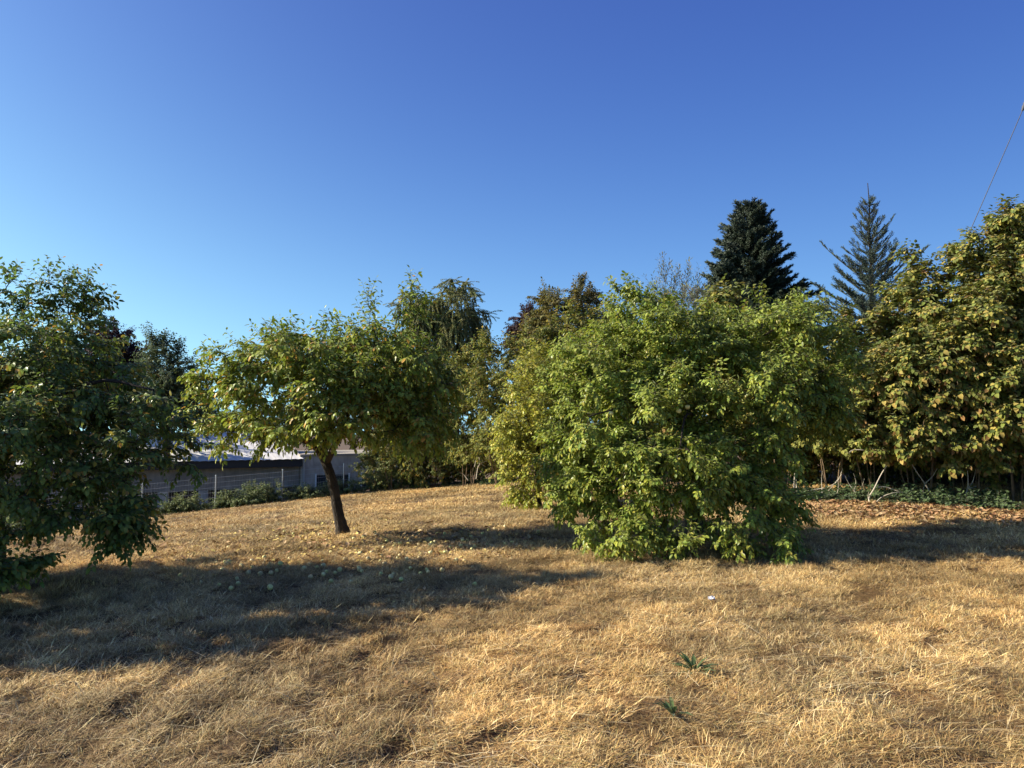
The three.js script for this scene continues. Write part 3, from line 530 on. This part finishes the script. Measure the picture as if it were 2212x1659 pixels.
farTree({ name: 'leafy_tree', seed: 48, px: 355, depth: 30, top: 735, label: 'blue green leafy tree between the left and the middle apple tree', set: bigTwig(49, blueGreen, { leaf: 0.1, width: 0.075 }), tips: 190, lobes: [lobe(345, 790, 30, 36, 55, 1.0), lobe(385, 830, 30, 42, 60, 1.2), lobe(335, 880, 30, 55, 60, 1.2), lobe(420, 880, 30, 40, 50, 1.0)], shoots: [shoot(335, 770, 330, 730, 30), shoot(385, 790, 388, 755, 30), shoot(350, 770, 355, 740, 30)] });
farTree({ name: 'leafy_tree', seed: 50, px: 130, depth: 33, top: 740, label: 'dark leafy tree showing through the crown of the left apple tree', set: bigTwig(51, farGreen), tips: 150, lobes: [lobe(130, 820, 33, 80, 70, 1.6), lobe(40, 850, 33, 80, 80, 1.6), lobe(170, 880, 33, 60, 50, 1.4)] });

farTree({ name: 'leafy_tree', seed: 52, px: 760, depth: 50, top: 860, label: 'low dark leafy tree beyond the building annex, seen under the middle crown', set: bigTwig(51, farGreen), tips: 170, lobes: [lobe(690, 920, 50, 70, 40, 2), lobe(790, 910, 50, 80, 45, 2), lobe(860, 905, 50, 60, 50, 2)] });
farTree({ name: 'leafy_tree', seed: 53, px: 560, depth: 52, top: 880, label: 'low dark leafy tree beyond the pale roof, seen through the middle crown', set: bigTwig(51, farGreen), tips: 150, lobes: [lobe(520, 915, 52, 70, 30, 2), lobe(610, 915, 52, 70, 32, 2)] });

// conifers: whorls of boughs carrying flat sprays of needles
function spray(seed, o) {
  const r = rng(seed), b = new Buf(), tone = () => { const k = between(r, 0.7, 1.3); return [o.tone[0] * k, o.tone[1] * k, o.tone[2] * k]; };
  const brush = (p0, p1, n, len) => { addStick(b, p0, p1, 0.008, 0.004, o.wood, 3); const d = p1.clone().sub(p0).normalize(); for (let k = 0; k < n; k++) { const t = r(), p = p0.clone().lerp(p1, t), a = r() * 6.28, s = V(Math.cos(a), Math.sin(a) + 0.35, Math.sin(a * 1.7)).normalize(), e = p.clone().addScaledVector(d, len * 0.7).addScaledVector(s, len), w = V().crossVectors(s, d).normalize().multiplyScalar(o.wid), c = tone(); const i = b.v(p.x + w.x, p.y + w.y, p.z + w.z, c), j = b.v(p.x - w.x, p.y - w.y, p.z - w.z, c), q = b.v(e.x, e.y, e.z, c); b.t(i, j, q); } };
  brush(V(), V(o.len, o.rise * o.len, 0), o.n, o.needle);
  for (let k = 0; k < o.side; k++) { const t = 0.15 + 0.75 * k / o.side, s = k % 2 ? 1 : -1, p = V(o.len * t, o.rise * o.len * t, 0), l = o.len * 0.55 * (1 - 0.6 * t); brush(p, p.clone().add(V(l * 0.75, o.rise * l + between(r, -0.1, 0.06), s * l * between(r, 0.55, 0.9))), Math.round(o.n * 0.4), o.needle); }
  return b.geo();
}
function conifer(o) {
  const r = rng(o.seed), base = at(o.px, 1090, o.depth); base.y = landform(base.x, o.depth);
  const root = thing(o.name, o.label, 'tree', base), H = at(o.px, o.top, o.depth).y - base.y, rad = o.radius;
  const trunkPts = Array.from({ length: 12 }, (_, k) => V(between(r, -0.02, 0.02), H * k / 11 - (k ? 0 : 0.15), between(r, -0.02, 0.02)));
  mesh('trunk', tube(trunkPts, trunkPts.map((_, k) => lerp(o.girth, 0.012, k / 11)), 8), M.bark, root);
  const lists = o.sprays.map(() => []), boughs = [];
  const put = (p, dir, s) => { const h = Math.atan2(-dir.z, dir.x), e = Math.asin(clamp(dir.y, -1, 1)); const q = new THREE.Quaternion().setFromEuler(new THREE.Euler(between(r, -0.35, 0.35), h, e, 'YZX')); const k = between(r, 0.8, 1.2); lists[Math.floor(r() * lists.length)].push({ m: new THREE.Matrix4().compose(p, q, V(s, s, s)), c: new THREE.Color(k, k, k) }); };
  let y = H * o.from;
  while (y < H * (o.to ?? 0.985)) {
    const f = (y - H * o.from) / (H * (1 - o.from)), reach = o.reach(f), n = o.whorl;
    const a0 = r() * 6.28;
    for (let k = 0; k < n; k++) {
      const a = a0 + k / n * 6.28 + between(r, -0.3, 0.3), L = reach * between(r, 0.72, 1.12) * (o.uneven ? o.uneven(f, a, r) : 1), el = o.lift(f) + between(r, -0.12, 0.12);
      const pts = [0, 0.35, 0.7, 1].map((t) => V(Math.cos(a) * L * t * Math.cos(el), y + between(r, -0.04, 0.04) + Math.sin(el) * L * t + o.curve * L * t * t, -Math.sin(a) * L * t * Math.cos(el)));
      boughs.push(tube(pts, [0.022, 0.016, 0.011, 0.005].map((q) => q * (0.5 + L * 0.4)), 4));
      const m = Math.max(2, Math.round(L / o.gap));
      for (let j = 0; j < m; j++) { const t = lerp(o.inner, 1, (j + r() * 0.5) / m), i = Math.min(2, Math.floor(t * 3)), u = t * 3 - i, p = pts[i].clone().lerp(pts[i + 1], Math.min(u, 1)), d = pts[i + 1].clone().sub(pts[i]).normalize(); const sp = between(r, -0.9, 0.9) * (1 - 0.6 * t); put(p, V(d.x * Math.cos(sp) - d.z * Math.sin(sp), d.y + between(r, -0.1, 0.15), d.z * Math.cos(sp) + d.x * Math.sin(sp)).normalize(), o.size * between(r, 0.7, 1.15) * lerp(1, o.topSize ?? 0.7, f)); }
    }
    y += o.spacing * lerp(1, 0.75, f) * between(r, 0.8, 1.2);
  }
  for (let k = 0; k < (o.tipSprays ?? 4); k++) put(V(0, H - 0.15 - k * 0.12, 0), V(between(r, -0.25, 0.25), 0.95, between(r, -0.25, 0.25)).normalize(), o.size * 0.55);
  for (const b of boughs) mesh('bough', b, M.bark, root);
  o.sprays.forEach((g, k) => copies('needles', g, M.needle, lists[k], root));
}
const firTone = { tone: [0.03, 0.046, 0.022], wood: [0.05, 0.035, 0.025], wid: 0.02 };
conifer({ name: 'fir_tree', seed: 61, px: 1632, depth: 30, top: 447, girth: 0.22, from: 0.22, whorl: 9, spacing: 0.3, gap: 0.19, inner: 0.2, size: 1.15, curve: 0.12, label: 'broad dark green fir tree behind the wide apple tree', tipSprays: 6,
  reach: (f) => 2.9 * Math.pow(1 - f, 0.8) + 0.18, lift: (f) => lerp(0.0, 0.5, f), uneven: (f, a, r) => (Math.cos(a) > 0.75 && f < 0.45 ? 1.2 : 1), sprays: [0, 1, 2].map((k) => spray(620 + k, { ...firTone, len: 0.62, rise: 0.08, n: 70, side: 9, needle: 0.085 })) });
conifer({ name: 'spruce_tree', seed: 63, px: 1899, depth: 24, top: 395, girth: 0.12, from: 0.3, whorl: 7, spacing: 0.34, gap: 0.19, inner: 0.08, size: 0.8, topSize: 0.42, curve: 0.25, label: 'slender blue green spruce with bare leader and upswept boughs', tipSprays: 0, to: 0.93,
  reach: (f) => 2.5 * Math.pow(1 - f, 1.25) + 0.08, lift: (f) => lerp(0.15, 0.85, f), uneven: (f, a, r) => (r() < 0.22 && f < 0.8 ? 1.4 : 0.95), sprays: [0, 1, 2].map((k) => spray(640 + k, { tone: [0.052, 0.076, 0.045], wood: [0.12, 0.08, 0.055], wid: 0.013, len: 0.6, rise: 0.18, n: 80, side: 6, needle: 0.075 })) });


// ================================================================ FENCE AND BUILDING
const postAt = (k) => { const x = -11.39 + 2.16 * k, d = 27.4 + 1.255 * k; return V(x, groundY(x, d), -d); };
const cyl = (p0, p1, rad, sides = 6) => tube([p0, p1], [rad, rad], sides);
{
  const root = thing('wire_fence', 'low galvanised wire mesh fence with slim posts in front of the concrete building', 'fence', postAt(0));
  const o = root.position;
  for (let k = -4; k <= 4; k++) {
    const p = postAt(k).sub(o), post = mesh('post', tube([p.clone().add(V(0, -0.15, 0)), p.clone().add(V(0, 1.27, 0))], [0.03, 0.03], 8), M.zinc, root);
    const cap = new THREE.CylinderGeometry(0.033, 0.036, 0.03, 8); cap.translate(p.x, p.y + 1.285, p.z); mesh('post_cap', cap, M.zinc, post);
    if (k === 4) break;
    const q = postAt(k + 1).sub(o), wires = [];
    for (let j = 0; j < 7; j++) { const h = 0.06 + j * 0.19; wires.push(cyl(p.clone().add(V(0, h, 0)), q.clone().add(V(0, h, 0)), 0.005, 4)); }
    for (let j = 1; j < 26; j++) { const b = p.clone().lerp(q, j / 26); wires.push(cyl(b.clone().add(V(0, 0.04, 0)), b.clone().add(V(0, 1.23, 0)), 0.0016, 3)); }
    mesh('mesh_panel', mergeGeometries(wires), M.zinc, root).userData.kind = 'stuff';
  }
}
{ // long low building behind the fence; u runs along it, v goes back
  const u = V(0.865, 0, -0.502), v = V(-0.502, 0, -0.865), P0 = V(-13.15, 0, -30.4);
  const root = thing('concrete_building', 'long low concrete building with pale pitched roof behind the wire fence', 'building', P0);
  root.rotation.y = Math.atan2(0.502, 0.865);                 // local x runs along u, local -z goes back along v
  const box = (name, x0, x1, y0, y1, z0, z1, mat, parent = root) => { const g = new THREE.BoxGeometry(x1 - x0, y1 - y0, z1 - z0); g.translate((x0 + x1) / 2, (y0 + y1) / 2, (z0 + z1) / 2); const uv = g.attributes.uv, ps = g.attributes.position; for (let i = 0; i < uv.count; i++) uv.setXY(i, (ps.getX(i) + ps.getZ(i)) / 2.4, (ps.getY(i) + ps.getZ(i) * 0.3) / 2.4); return mesh(name, g, mat, parent); };
  box('spandrel_wall', -9, 4.0, -0.95, 0.02, -0.25, 0, M.concrete);
  box('back_wall', -9, 4.0, -3, 0.0, -9.2, -9.0, M.concrete);
  box('inner_wall', -9, 4.0, -3, -0.97, -1.75, -1.6, M.concrete);
  box('end_wall', -9.2, -9.003, -3, 0.0, -9, 0, M.concrete);
  for (let k = -5; k <= 2; k++) { const x = -0.2 + 1.55 * k; box('pillar', x, x + 0.37, -3, -0.953, -0.3, 0.03, M.concretePale); if (x + 1.5 < 4) { const w = box('window', x + 0.39, x + 1.53, -2.6, -0.955, -0.22, -0.2, M.darkGlass); box('window_frame', x + 0.39, x + 0.44, -2.6, -0.955, -0.196, -0.17, M.concrete, w); box('window_frame', x + 0.94, x + 0.98, -2.6, -0.955, -0.196, -0.17, M.concrete, w); } }
  box('fascia', -9.4, 4.04, -0.02, 0.30, 0.3, 0.34, M.fascia);
  box('soffit', -9.4, 4.04, 0.023, 0.05, -0.25, 0.297, M.fascia);
  for (let k = 0; k < 12; k++) { // roof sheets, each lapped over the next
    const x0 = -9.5 + k * 1.13, x1 = x0 + 1.15, lift = (k % 2) * 0.012;
    for (const [za, ya, zb, yb] of [[0.42, 0.30, -4.6, 1.46], [-4.6, 1.46, -9.5, 0.36]]) {
      const n = 10, P = [], U = [], I = []; for (let i = 0; i <= n; i++) for (const t of [0, 1]) { const x = lerp(x0, x1, i / n), w = 0.012 * Math.sin(i * Math.PI / n * 7); for (const s of [0, 1]) { P.push(x, lerp(ya, yb, t) + w + lift + 0.02 - s * 0.02, lerp(za, zb, t)); U.push(x / 3, lerp(za, zb, t) / 3); } }
      for (let i = 0; i < n; i++) { const a = i * 4; I.push(a, a + 4, a + 2, a + 4, a + 6, a + 2, a + 1, a + 3, a + 5, a + 5, a + 3, a + 7, a, a + 1, a + 4, a + 4, a + 1, a + 5); }
      const g = new THREE.BufferGeometry(); g.setAttribute('position', new THREE.Float32BufferAttribute(P, 3)); g.setAttribute('uv', new THREE.Float32BufferAttribute(U, 2)); g.setIndex(I); g.computeVertexNormals(); mesh('roof_sheet', g, M.roof, root);
    }
  }
  box('ridge_cap', -9.5, 4.1, 1.475, 1.525, -4.72, -4.48, M.roof);
  box('annex_wall', 4.05, 9.4, -3, 0.42, -6, 0.12, M.concretePale);
  box('parapet', 3.98, 9.5, 0.423, 0.52, -6.1, 0.2, M.concrete);
  for (const x of [4.75, 6.9]) { const w = box('window', x, x + 1.5, -1.12, -0.45, 0.124, 0.14, M.darkGlass); box('window_frame', x - 0.06, x, -1.18, -0.39, 0.123, 0.17, M.frameWhite, w); box('window_frame', x + 1.5, x + 1.56, -1.18, -0.39, 0.123, 0.17, M.frameWhite, w); box('window_frame', x + 0.72, x + 0.77, -1.12, -0.45, 0.142, 0.17, M.frameWhite, w); box('window_sill', x - 0.15, x + 1.65, -1.28, -1.18, 0.123, 0.24, M.frameWhite, w); }
  box('downpipe', 4.13, 4.2, -3, 0.4, 0.122, 0.2, M.zinc);
}
// brambles along the fence
const brambleTones = palette([[0.5, [0.150, 0.195, 0.068]], [0.3, [0.225, 0.255, 0.083]], [0.2, [0.105, 0.128, 0.045]]]);
const brambleSet = twigSet(71, { length: 0.32, count: 13, leaf: 0.075, width: 0.056, palette: brambleTones, round: 0.8, bend: 0.3, droop: 0.2 });
[
  [-3.2, 0.75, 1.3, 'bramble bush at the fence under the low branches of the left apple tree'], [-2.2, 0.8, 1.2, 'bramble bush at the left end of the visible wire fence'], [-1.2, 0.85, 1.1, 'tall bramble bush against the leftmost visible fence panel'],
  [-0.35, 0.55, 0.9, 'low bramble clump around the left fence post'], [0.35, 0.4, 0.8, 'low bramble clump below the fence panel left of the middle tree trunk'], [0.75, 0.75, 0.85, 'bushy bramble in the middle of the fence panel left of the middle trunk'], [1.4, 0.4, 0.8, 'thin bramble at the fence just left of the middle trunk'], [2.0, 0.5, 0.9, 'bramble at the fence right of the middle trunk'], [2.7, 0.95, 1.1, 'tall bramble growing over the fence right of the middle trunk'], [3.4, 1.0, 1.2, 'bramble thicket at the fence end beside the hedge'],
].forEach(([k, h, w, label], i) => {
  const r = rng(700 + i), p = V(-11.39 + 2.16 * k, 0, -(27.25 + 1.255 * k)); p.z += 0.05; p.y = groundY(p.x, -p.z);
  const trunks = Array.from({ length: 4 }, () => { const a = r() * 6.28, b = p.clone().add(V(Math.cos(a) * 0.15, 0, Math.sin(a) * 0.1)); return { radius: 0.007, taper: 0.6, flare: 0, pts: [b, b.clone().add(V(Math.cos(a) * w * 0.2, h * 0.5, Math.sin(a) * 0.2)), b.clone().add(V(Math.cos(a) * w * 0.5, h * 0.7, Math.sin(a) * 0.3))] }; });
  growTree({ name: 'bramble', seed: 720 + i, base: p, category: 'bramble', group: 'brambles along the fence', label, trunks, lobes: [{ c: V(p.x, p.y + h * 0.5, p.z + 0.1), r: V(w, h * 0.55, 0.45) }, { c: V(p.x + w * between(r, -0.5, 0.5), p.y + h * 0.25, p.z + 0.3), r: V(w * 0.8, h * 0.3, 0.3) }], tips: 60, twigs: 5, set: brambleSet, mat: M.hazel, clear: 0.05, hollow: 0.2, step: 0.2, limbMin: 99, tipRadius: 0.003 });
});
// dark undergrowth that closes the hedge behind its stems
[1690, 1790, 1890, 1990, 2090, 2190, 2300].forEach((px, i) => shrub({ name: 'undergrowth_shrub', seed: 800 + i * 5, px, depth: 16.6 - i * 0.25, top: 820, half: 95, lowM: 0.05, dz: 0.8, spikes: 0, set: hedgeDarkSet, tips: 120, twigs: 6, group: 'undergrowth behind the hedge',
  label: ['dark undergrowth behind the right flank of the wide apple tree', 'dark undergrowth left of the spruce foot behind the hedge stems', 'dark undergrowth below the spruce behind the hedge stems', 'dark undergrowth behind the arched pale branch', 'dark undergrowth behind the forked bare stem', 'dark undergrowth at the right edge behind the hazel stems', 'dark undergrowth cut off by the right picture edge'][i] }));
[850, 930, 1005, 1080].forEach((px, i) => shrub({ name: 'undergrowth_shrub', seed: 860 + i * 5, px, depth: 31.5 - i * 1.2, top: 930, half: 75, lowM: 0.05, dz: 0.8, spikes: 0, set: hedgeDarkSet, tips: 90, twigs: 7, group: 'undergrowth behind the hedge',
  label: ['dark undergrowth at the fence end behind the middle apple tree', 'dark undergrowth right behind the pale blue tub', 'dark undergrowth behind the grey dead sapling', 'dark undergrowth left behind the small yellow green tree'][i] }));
// ivy on the ground along the hedge
{
  const r = rng(91), ivy = palette([[0.6, [0.06, 0.10, 0.035]], [0.4, [0.10, 0.15, 0.05]]]), set = twigSet(92, { length: 0.22, count: 11, leaf: 0.06, width: 0.058, palette: ivy, round: 0.9, bend: 0.2, droop: 0.05 });
  const root = thing('ground_ivy', 'glossy green ivy creeping along the foot of the hedge', 'ivy'); root.userData.kind = 'stuff';
  const lists = {};
  const strip = (pts, n, spread) => { for (let k = 0; k < n; k++) { const t = r() * (pts.length - 1), i = Math.min(Math.floor(t), pts.length - 2), p = spot(lerp(pts[i][0], pts[i + 1][0], t - i), lerp(pts[i][1], pts[i + 1][1], t - i)); p.x += between(r, -0.2, 0.2); p.z -= Math.abs(r() + r() - 0.6) * spread; p.y = groundY(p.x, -p.z) + between(r, -0.02, 0.1); placeTwig(set, lists, r, p, V(between(r, -1, 1), 0.3, between(r, -0.2, 1)).normalize(), 1, plainTint); } };
  strip([[1722, 1086], [1800, 1080], [1900, 1084], [2000, 1091], [2110, 1098], [2240, 1106]], 850, 0.9);
  strip([[985, 1047], [1030, 1045], [1085, 1048]], 160, 0.7);
  for (const { geo, list } of Object.values(lists)) copies('ivy_leaves', geo, M.leaf, list, root);
}
// ================================================================ FALLEN LEAVES AND FRUIT
{
  const r = rng(101), root = thing('fallen_leaves', 'brown and yellow fallen leaves scattered on the dry grass below hedge and trees', 'leaves'); root.userData.kind = 'stuff';
  const kinds = [[[0.30, 0.17, 0.075], 0.09, 0.065], [[0.44, 0.30, 0.15], 0.085, 0.06], [[0.55, 0.42, 0.12], 0.075, 0.045], [[0.20, 0.095, 0.045], 0.08, 0.055]].map(([c, l, w], k) => { const b = new Buf(); addLeaf(b, V(-l / 2, 0.004, 0), V(1, 0.05, 0), UPV, l, w, c, 0.45, -0.25 + 0.2 * k, 0.8); return b.geo(); });
  const lists = kinds.map(() => []);
  const drop = (p, k, f = 1) => { const s = between(r, 0.7, 1.15) * f; lists[k].push({ m: new THREE.Matrix4().compose(p, new THREE.Quaternion().setFromEuler(new THREE.Euler(between(r, -0.5, 0.5), r() * 6.28, between(r, -0.5, 0.5))), V(s, s, s)), c: plainTint(r) }); };
  for (let k = 0; k < 3000; k++) { const px = between(r, 1690, 2300), edge = lerp(1086, 1107, clamp((px - 1722) / 500, 0, 1)), p = spot(px, edge + (r() + r() * r()) * 26 - 8); p.y += between(r, 0.01, 0.04); drop(p, r() < 0.45 ? 0 : r() < 0.7 ? 1 : 3); }
  for (let k = 0; k < 900; k++) { const p = spot(760 + (r() + r() + r() - 1.5) * 420, 1170 + (r() + r() - 1) * 60); p.y += between(r, 0.015, 0.04); drop(p, r() < 0.7 ? 2 : r() < 0.5 ? 1 : 0); }
  for (let k = 0; k < 320; k++) { const d = 3.5 + 12 * Math.sqrt(r()), x = between(r, -0.72, 0.72) * d; drop(V(x, groundY(x, d) + between(r, 0.015, 0.04), -d), Math.floor(r() * 4), 0.55); }
  kinds.forEach((g, k) => copies('leaf_litter', g, M.litter, lists[k], root));
}
const appleMat = [[0.60, 0.54, 0.19], [0.66, 0.58, 0.25], [0.54, 0.51, 0.15], [0.52, 0.40, 0.17]].map((c) => new THREE.MeshPhysicalMaterial({ color: new THREE.Color(...c), roughness: 0.5, clearcoat: 0.2, clearcoatRoughness: 0.3 }));
const appleGeo = new THREE.LatheGeometry([[0.001, -0.82], [0.25, -0.92], [0.55, -0.82], [0.86, -0.42], [1, 0.08], [0.93, 0.52], [0.68, 0.86], [0.36, 0.93], [0.12, 0.8], [0.001, 0.68]].map(([x, y]) => new THREE.Vector2(x * 0.032, y * 0.029)), 12);
{
  const r = rng(111), zones = [[620, 1235, 170, 40, 36], [850, 1225, 170, 46, 40], [1050, 1180, 160, 40, 36], [760, 1172, 260, 18, 26], [480, 1250, 110, 30, 10]], seen = [];
  for (const [cx, cy, sx, sy, n] of zones) for (let k = 0; k < n; k++) {
    const p = spot(cx + (r() + r() - 1) * sx * 1.3, cy + (r() + r() - 1) * sy * 1.3); if (seen.some((q) => q.distanceTo(p) < 0.075)) continue; seen.push(p);
    const m = mesh('fallen_apple', appleGeo, appleMat[Math.floor(r() * 4)], scene), s = between(r, 0.62, 0.95); m.position.copy(p).add(V(0, 0.042 * s, 0)); m.scale.setScalar(s); m.rotation.set(between(r, -1.2, 1.2), r() * 6.28, between(r, -1.2, 1.2));
    tag(m, 'pale yellow windfall apple lying in the dry grass under the apple trees', 'apple', 'windfall apples under the apple trees');
  }
}
// fruit still on the boughs
function hang(tree, seed, n, ok, mats = [1, 2]) { const r = rng(seed), c = tree.nodes; let k = 0, guard = 0; while (k < n && guard++ < 4000) { const q = c[Math.floor(r() * c.length)], w = q.p.clone().add(tree.root.position); if (q.limb < 0 || !ok(w)) continue; const m = mesh('apple', appleGeo, appleMat[mats[Math.floor(r() * mats.length)]], tree.root); m.position.copy(q.p).add(V(0, -0.045, 0.03)); m.scale.setScalar(between(r, 0.9, 1.15)); k++; } }
hang(bigTree, 121, 45, (w) => w.z > -10.0 && w.y < 3.6);
hang(middleTree, 122, 14, (w) => w.z > -10.8);
hang(leftTree, 123, 14, (w) => w.z > -7.4 && w.x > -5.2, [0, 3]);

// ================================================================ SMALL THINGS
function weed(px, py, n, len, label, seed) {
  const p = spot(px, py), r = rng(seed), root = thing('green_weed', label, 'weed', p.add(V(0, 0.015, 0))), tone = palette([[0.6, [0.06, 0.10, 0.03]], [0.4, [0.09, 0.14, 0.04]]]);
  for (let k = 0; k < n; k++) { const a = r() * 6.28, b = new Buf(), l = len * between(r, 0.6, 1.15), e = between(r, 0.35, 1.25); addLeaf(b, V(Math.cos(a) * 0.01, 0.005, Math.sin(a) * 0.01), V(Math.cos(a) * Math.cos(e), Math.sin(e), Math.sin(a) * Math.cos(e)), V(-Math.cos(a) * Math.sin(e), Math.cos(e), -Math.sin(a) * Math.sin(e)), l, l * 0.2, tone(r), 0.5, 0.35, 0.2); mesh('leaf', b.geo(), M.leaf, root); }
}
weed(1500, 1458, 34, 0.15, 'bushy dark green weed tuft standing out of the straw', 131);
weed(1455, 1552, 10, 0.15, 'flat green weed rosette with few leaves nearer the camera', 132);
{ // scrap of paper
  const r = rng(141), g = new THREE.PlaneGeometry(0.062, 0.045, 6, 5), ps = g.attributes.position;
  for (let i = 0; i < ps.count; i++) ps.setZ(i, between(r, 0, 0.028)); g.rotateX(-Math.PI / 2 + 0.5); g.computeVertexNormals();
  const m = mesh('paper_scrap', g, new THREE.MeshStandardMaterial({ color: new THREE.Color(0.8, 0.8, 0.8), roughness: 0.7, side: THREE.DoubleSide }), scene), p = spot(1537, 1305); m.position.copy(p).add(V(0, 0.045, 0)); tag(m, 'crumpled white scrap of paper on the straw', 'paper');
}
{ // pale blue tub under the hedge
  const p = spot(922, 1050), root = thing('plastic_tub', 'pale blue plastic tub lying in the shade under the hedge', 'tub', p), L = 0.78, W = 0.34, R = 0.1;
  const outline = (k) => { const s = new THREE.Shape(), l = L / 2 - k, w = W / 2 - k, q = R - k * 0.5; s.moveTo(-l + q, -w); s.lineTo(l - q, -w); s.quadraticCurveTo(l, -w, l, -w + q); s.lineTo(l, w - q); s.quadraticCurveTo(l, w, l - q, w); s.lineTo(-l + q, w); s.quadraticCurveTo(-l, w, -l, w - q); s.lineTo(-l, -w + q); s.quadraticCurveTo(-l, -w, -l + q, -w); return s; };
  const mat = new THREE.MeshStandardMaterial({ color: new THREE.Color(0.26, 0.42, 0.46), roughness: 0.45, side: THREE.DoubleSide });
  const wall = outline(0.02); wall.holes.push(new THREE.Path(outline(0.035).getPoints())); const g = new THREE.ExtrudeGeometry(wall, { depth: 0.19, bevelEnabled: false }); g.rotateX(-Math.PI / 2); mesh('tub_wall', g, mat, root);
  const rim = outline(0); rim.holes.push(new THREE.Path(outline(0.034).getPoints())); const h = new THREE.ExtrudeGeometry(rim, { depth: 0.02, bevelEnabled: true, bevelSize: 0.004, bevelThickness: 0.004 }); h.rotateX(-Math.PI / 2); h.translate(0, 0.194, 0); mesh('rim', h, mat, root);
  const f = new THREE.ExtrudeGeometry(outline(0.036), { depth: 0.015, bevelEnabled: false }); f.rotateX(-Math.PI / 2); f.translate(0, 0.003, 0); mesh('tub_floor', f, mat, root);
  root.rotation.y = 0.25; root.position.y += 0.01;
}
// dead wood at the foot of the hedge
function deadwood(label, lines, depth, rad, conv) {
  const pts = lines.map((l) => l.map(([x, y], i) => { const [a, b] = conv(x, y); return at(a, b, depth + (i % 2) * 0.06); }));
  const foot = pts[0][0].clone(); const root = thing('dead_branch', label, 'branch', foot, 'dead branches at the foot of the hedge');
  pts.forEach((l, k) => { const c = curvePts(l.map((p) => p.clone().sub(foot)), 16); mesh(k ? 'side_branch' : 'main_branch', tube(c, c.map((_, i) => rad * (k ? 0.7 : 1) * lerp(1, 0.45, i / 16)), 6), M.deadwood, root); });
}
const right = (x, y) => [(2200 + x / 3.287) * 0.77, (1200 + y / 3.287) * 0.77], centre = (x, y) => [(1100 + x / 5.53) * 0.77, (1250 + y / 5.53) * 0.77];
deadwood('pale bare branch arching over the ivy below the hazel hedge', [[[860, 545], [940, 548], [1060, 590], [1200, 622], [1290, 690]]], 13.5, 0.012, right);
deadwood('thin bare branch bowed up from the ivy to meet the arching one', [[[830, 705], [900, 640], [1000, 602], [1080, 597]]], 13.4, 0.01, right);
deadwood('forked pale stub standing in the leaf litter, left of the arching branch', [[[800, 742], [782, 650], [830, 560], [900, 420], [980, 300]], [[790, 690], [775, 640], [780, 590]], [[755, 735], [780, 680]]], 13.5, 0.016, right);
deadwood('slanting bare stem with an upward side fork, right of the arching branch', [[[1370, 640], [1300, 520], [1230, 420], [1180, 340]], [[1305, 508], [1370, 445], [1412, 372]], [[1285, 640], [1282, 560], [1300, 520]]], 13.5, 0.014, right);
deadwood('pale forked stem rising from the ivy near the right edge', [[[1645, 690], [1690, 560], [1695, 480], [1690, 400]], [[1697, 560], [1740, 490], [1768, 375]], [[1695, 565], [1775, 537]]], 13.3, 0.016, right);
deadwood('long low bare branch leaning left beside the wide apple tree', [[[120, 595], [280, 572], [420, 540], [500, 480], [540, 380]], [[380, 612], [440, 545], [530, 430]]], 14.3, 0.013, right);
deadwood('broken upright pale stump at the right flank of the wide apple tree', [[[95, 660], [90, 560], [100, 420]], [[115, 590], [112, 480]]], 14.4, 0.026, right);
deadwood('curved bare twig at half height left in the hazel hedge', [[[600, 228], [640, 205], [730, 206], [825, 226]]], 13.6, 0.011, right);
deadwood('tangle of thin bare stems between broken stump and forked stub', [[[660, 600], [600, 520], [560, 440]], [[640, 610], [660, 500], [640, 420]], [[720, 640], [715, 560], [740, 470]], [[350, 600], [345, 480], [350, 400]], [[480, 640], [500, 540], [490, 450]]], 14.1, 0.009, right);
deadwood('grey dead sapling in front of the back hedge left of the small yellow green tree', [[[1305, 520], [1330, 350], [1360, 250], [1330, 130], [1275, 40]], [[1340, 330], [1430, 180]], [[1360, 270], [1450, 330]], [[1280, 330], [1320, 130]], [[1360, 280], [1520, 220]], [[1180, 540], [1100, 440], [1050, 420]]], 26, 0.022, centre);
{ // overhead cable
  const a = at(2250, 138, 14), b = at(2208, 240, 14), c = at(2050, 600, 14.6), d = at(1985, 755, 15);
  const root = thing('overhead_cable', 'thin dark cable slanting down from the top right into the hedge', 'cable', d), o = (p) => p.clone().sub(d);
  mesh('cable', tube(curvePts([o(at(2330, -60, 13.6)), o(a), o(b), o(c).add(V(0, -0.03, 0)), V()], 30), Array(31).fill(0.0075), 6), M.cable, root);
  const dir = a.clone().sub(b).normalize(), pts = Array.from({ length: 9 }, (_, k) => o(b).addScaledVector(dir, k * 0.035)); mesh('insulator', tube(pts, [0.012, 0.03, 0.03, 0.042, 0.03, 0.044, 0.03, 0.04, 0.012], 8), M.cable, root);
}

renderer.render(scene, camera);
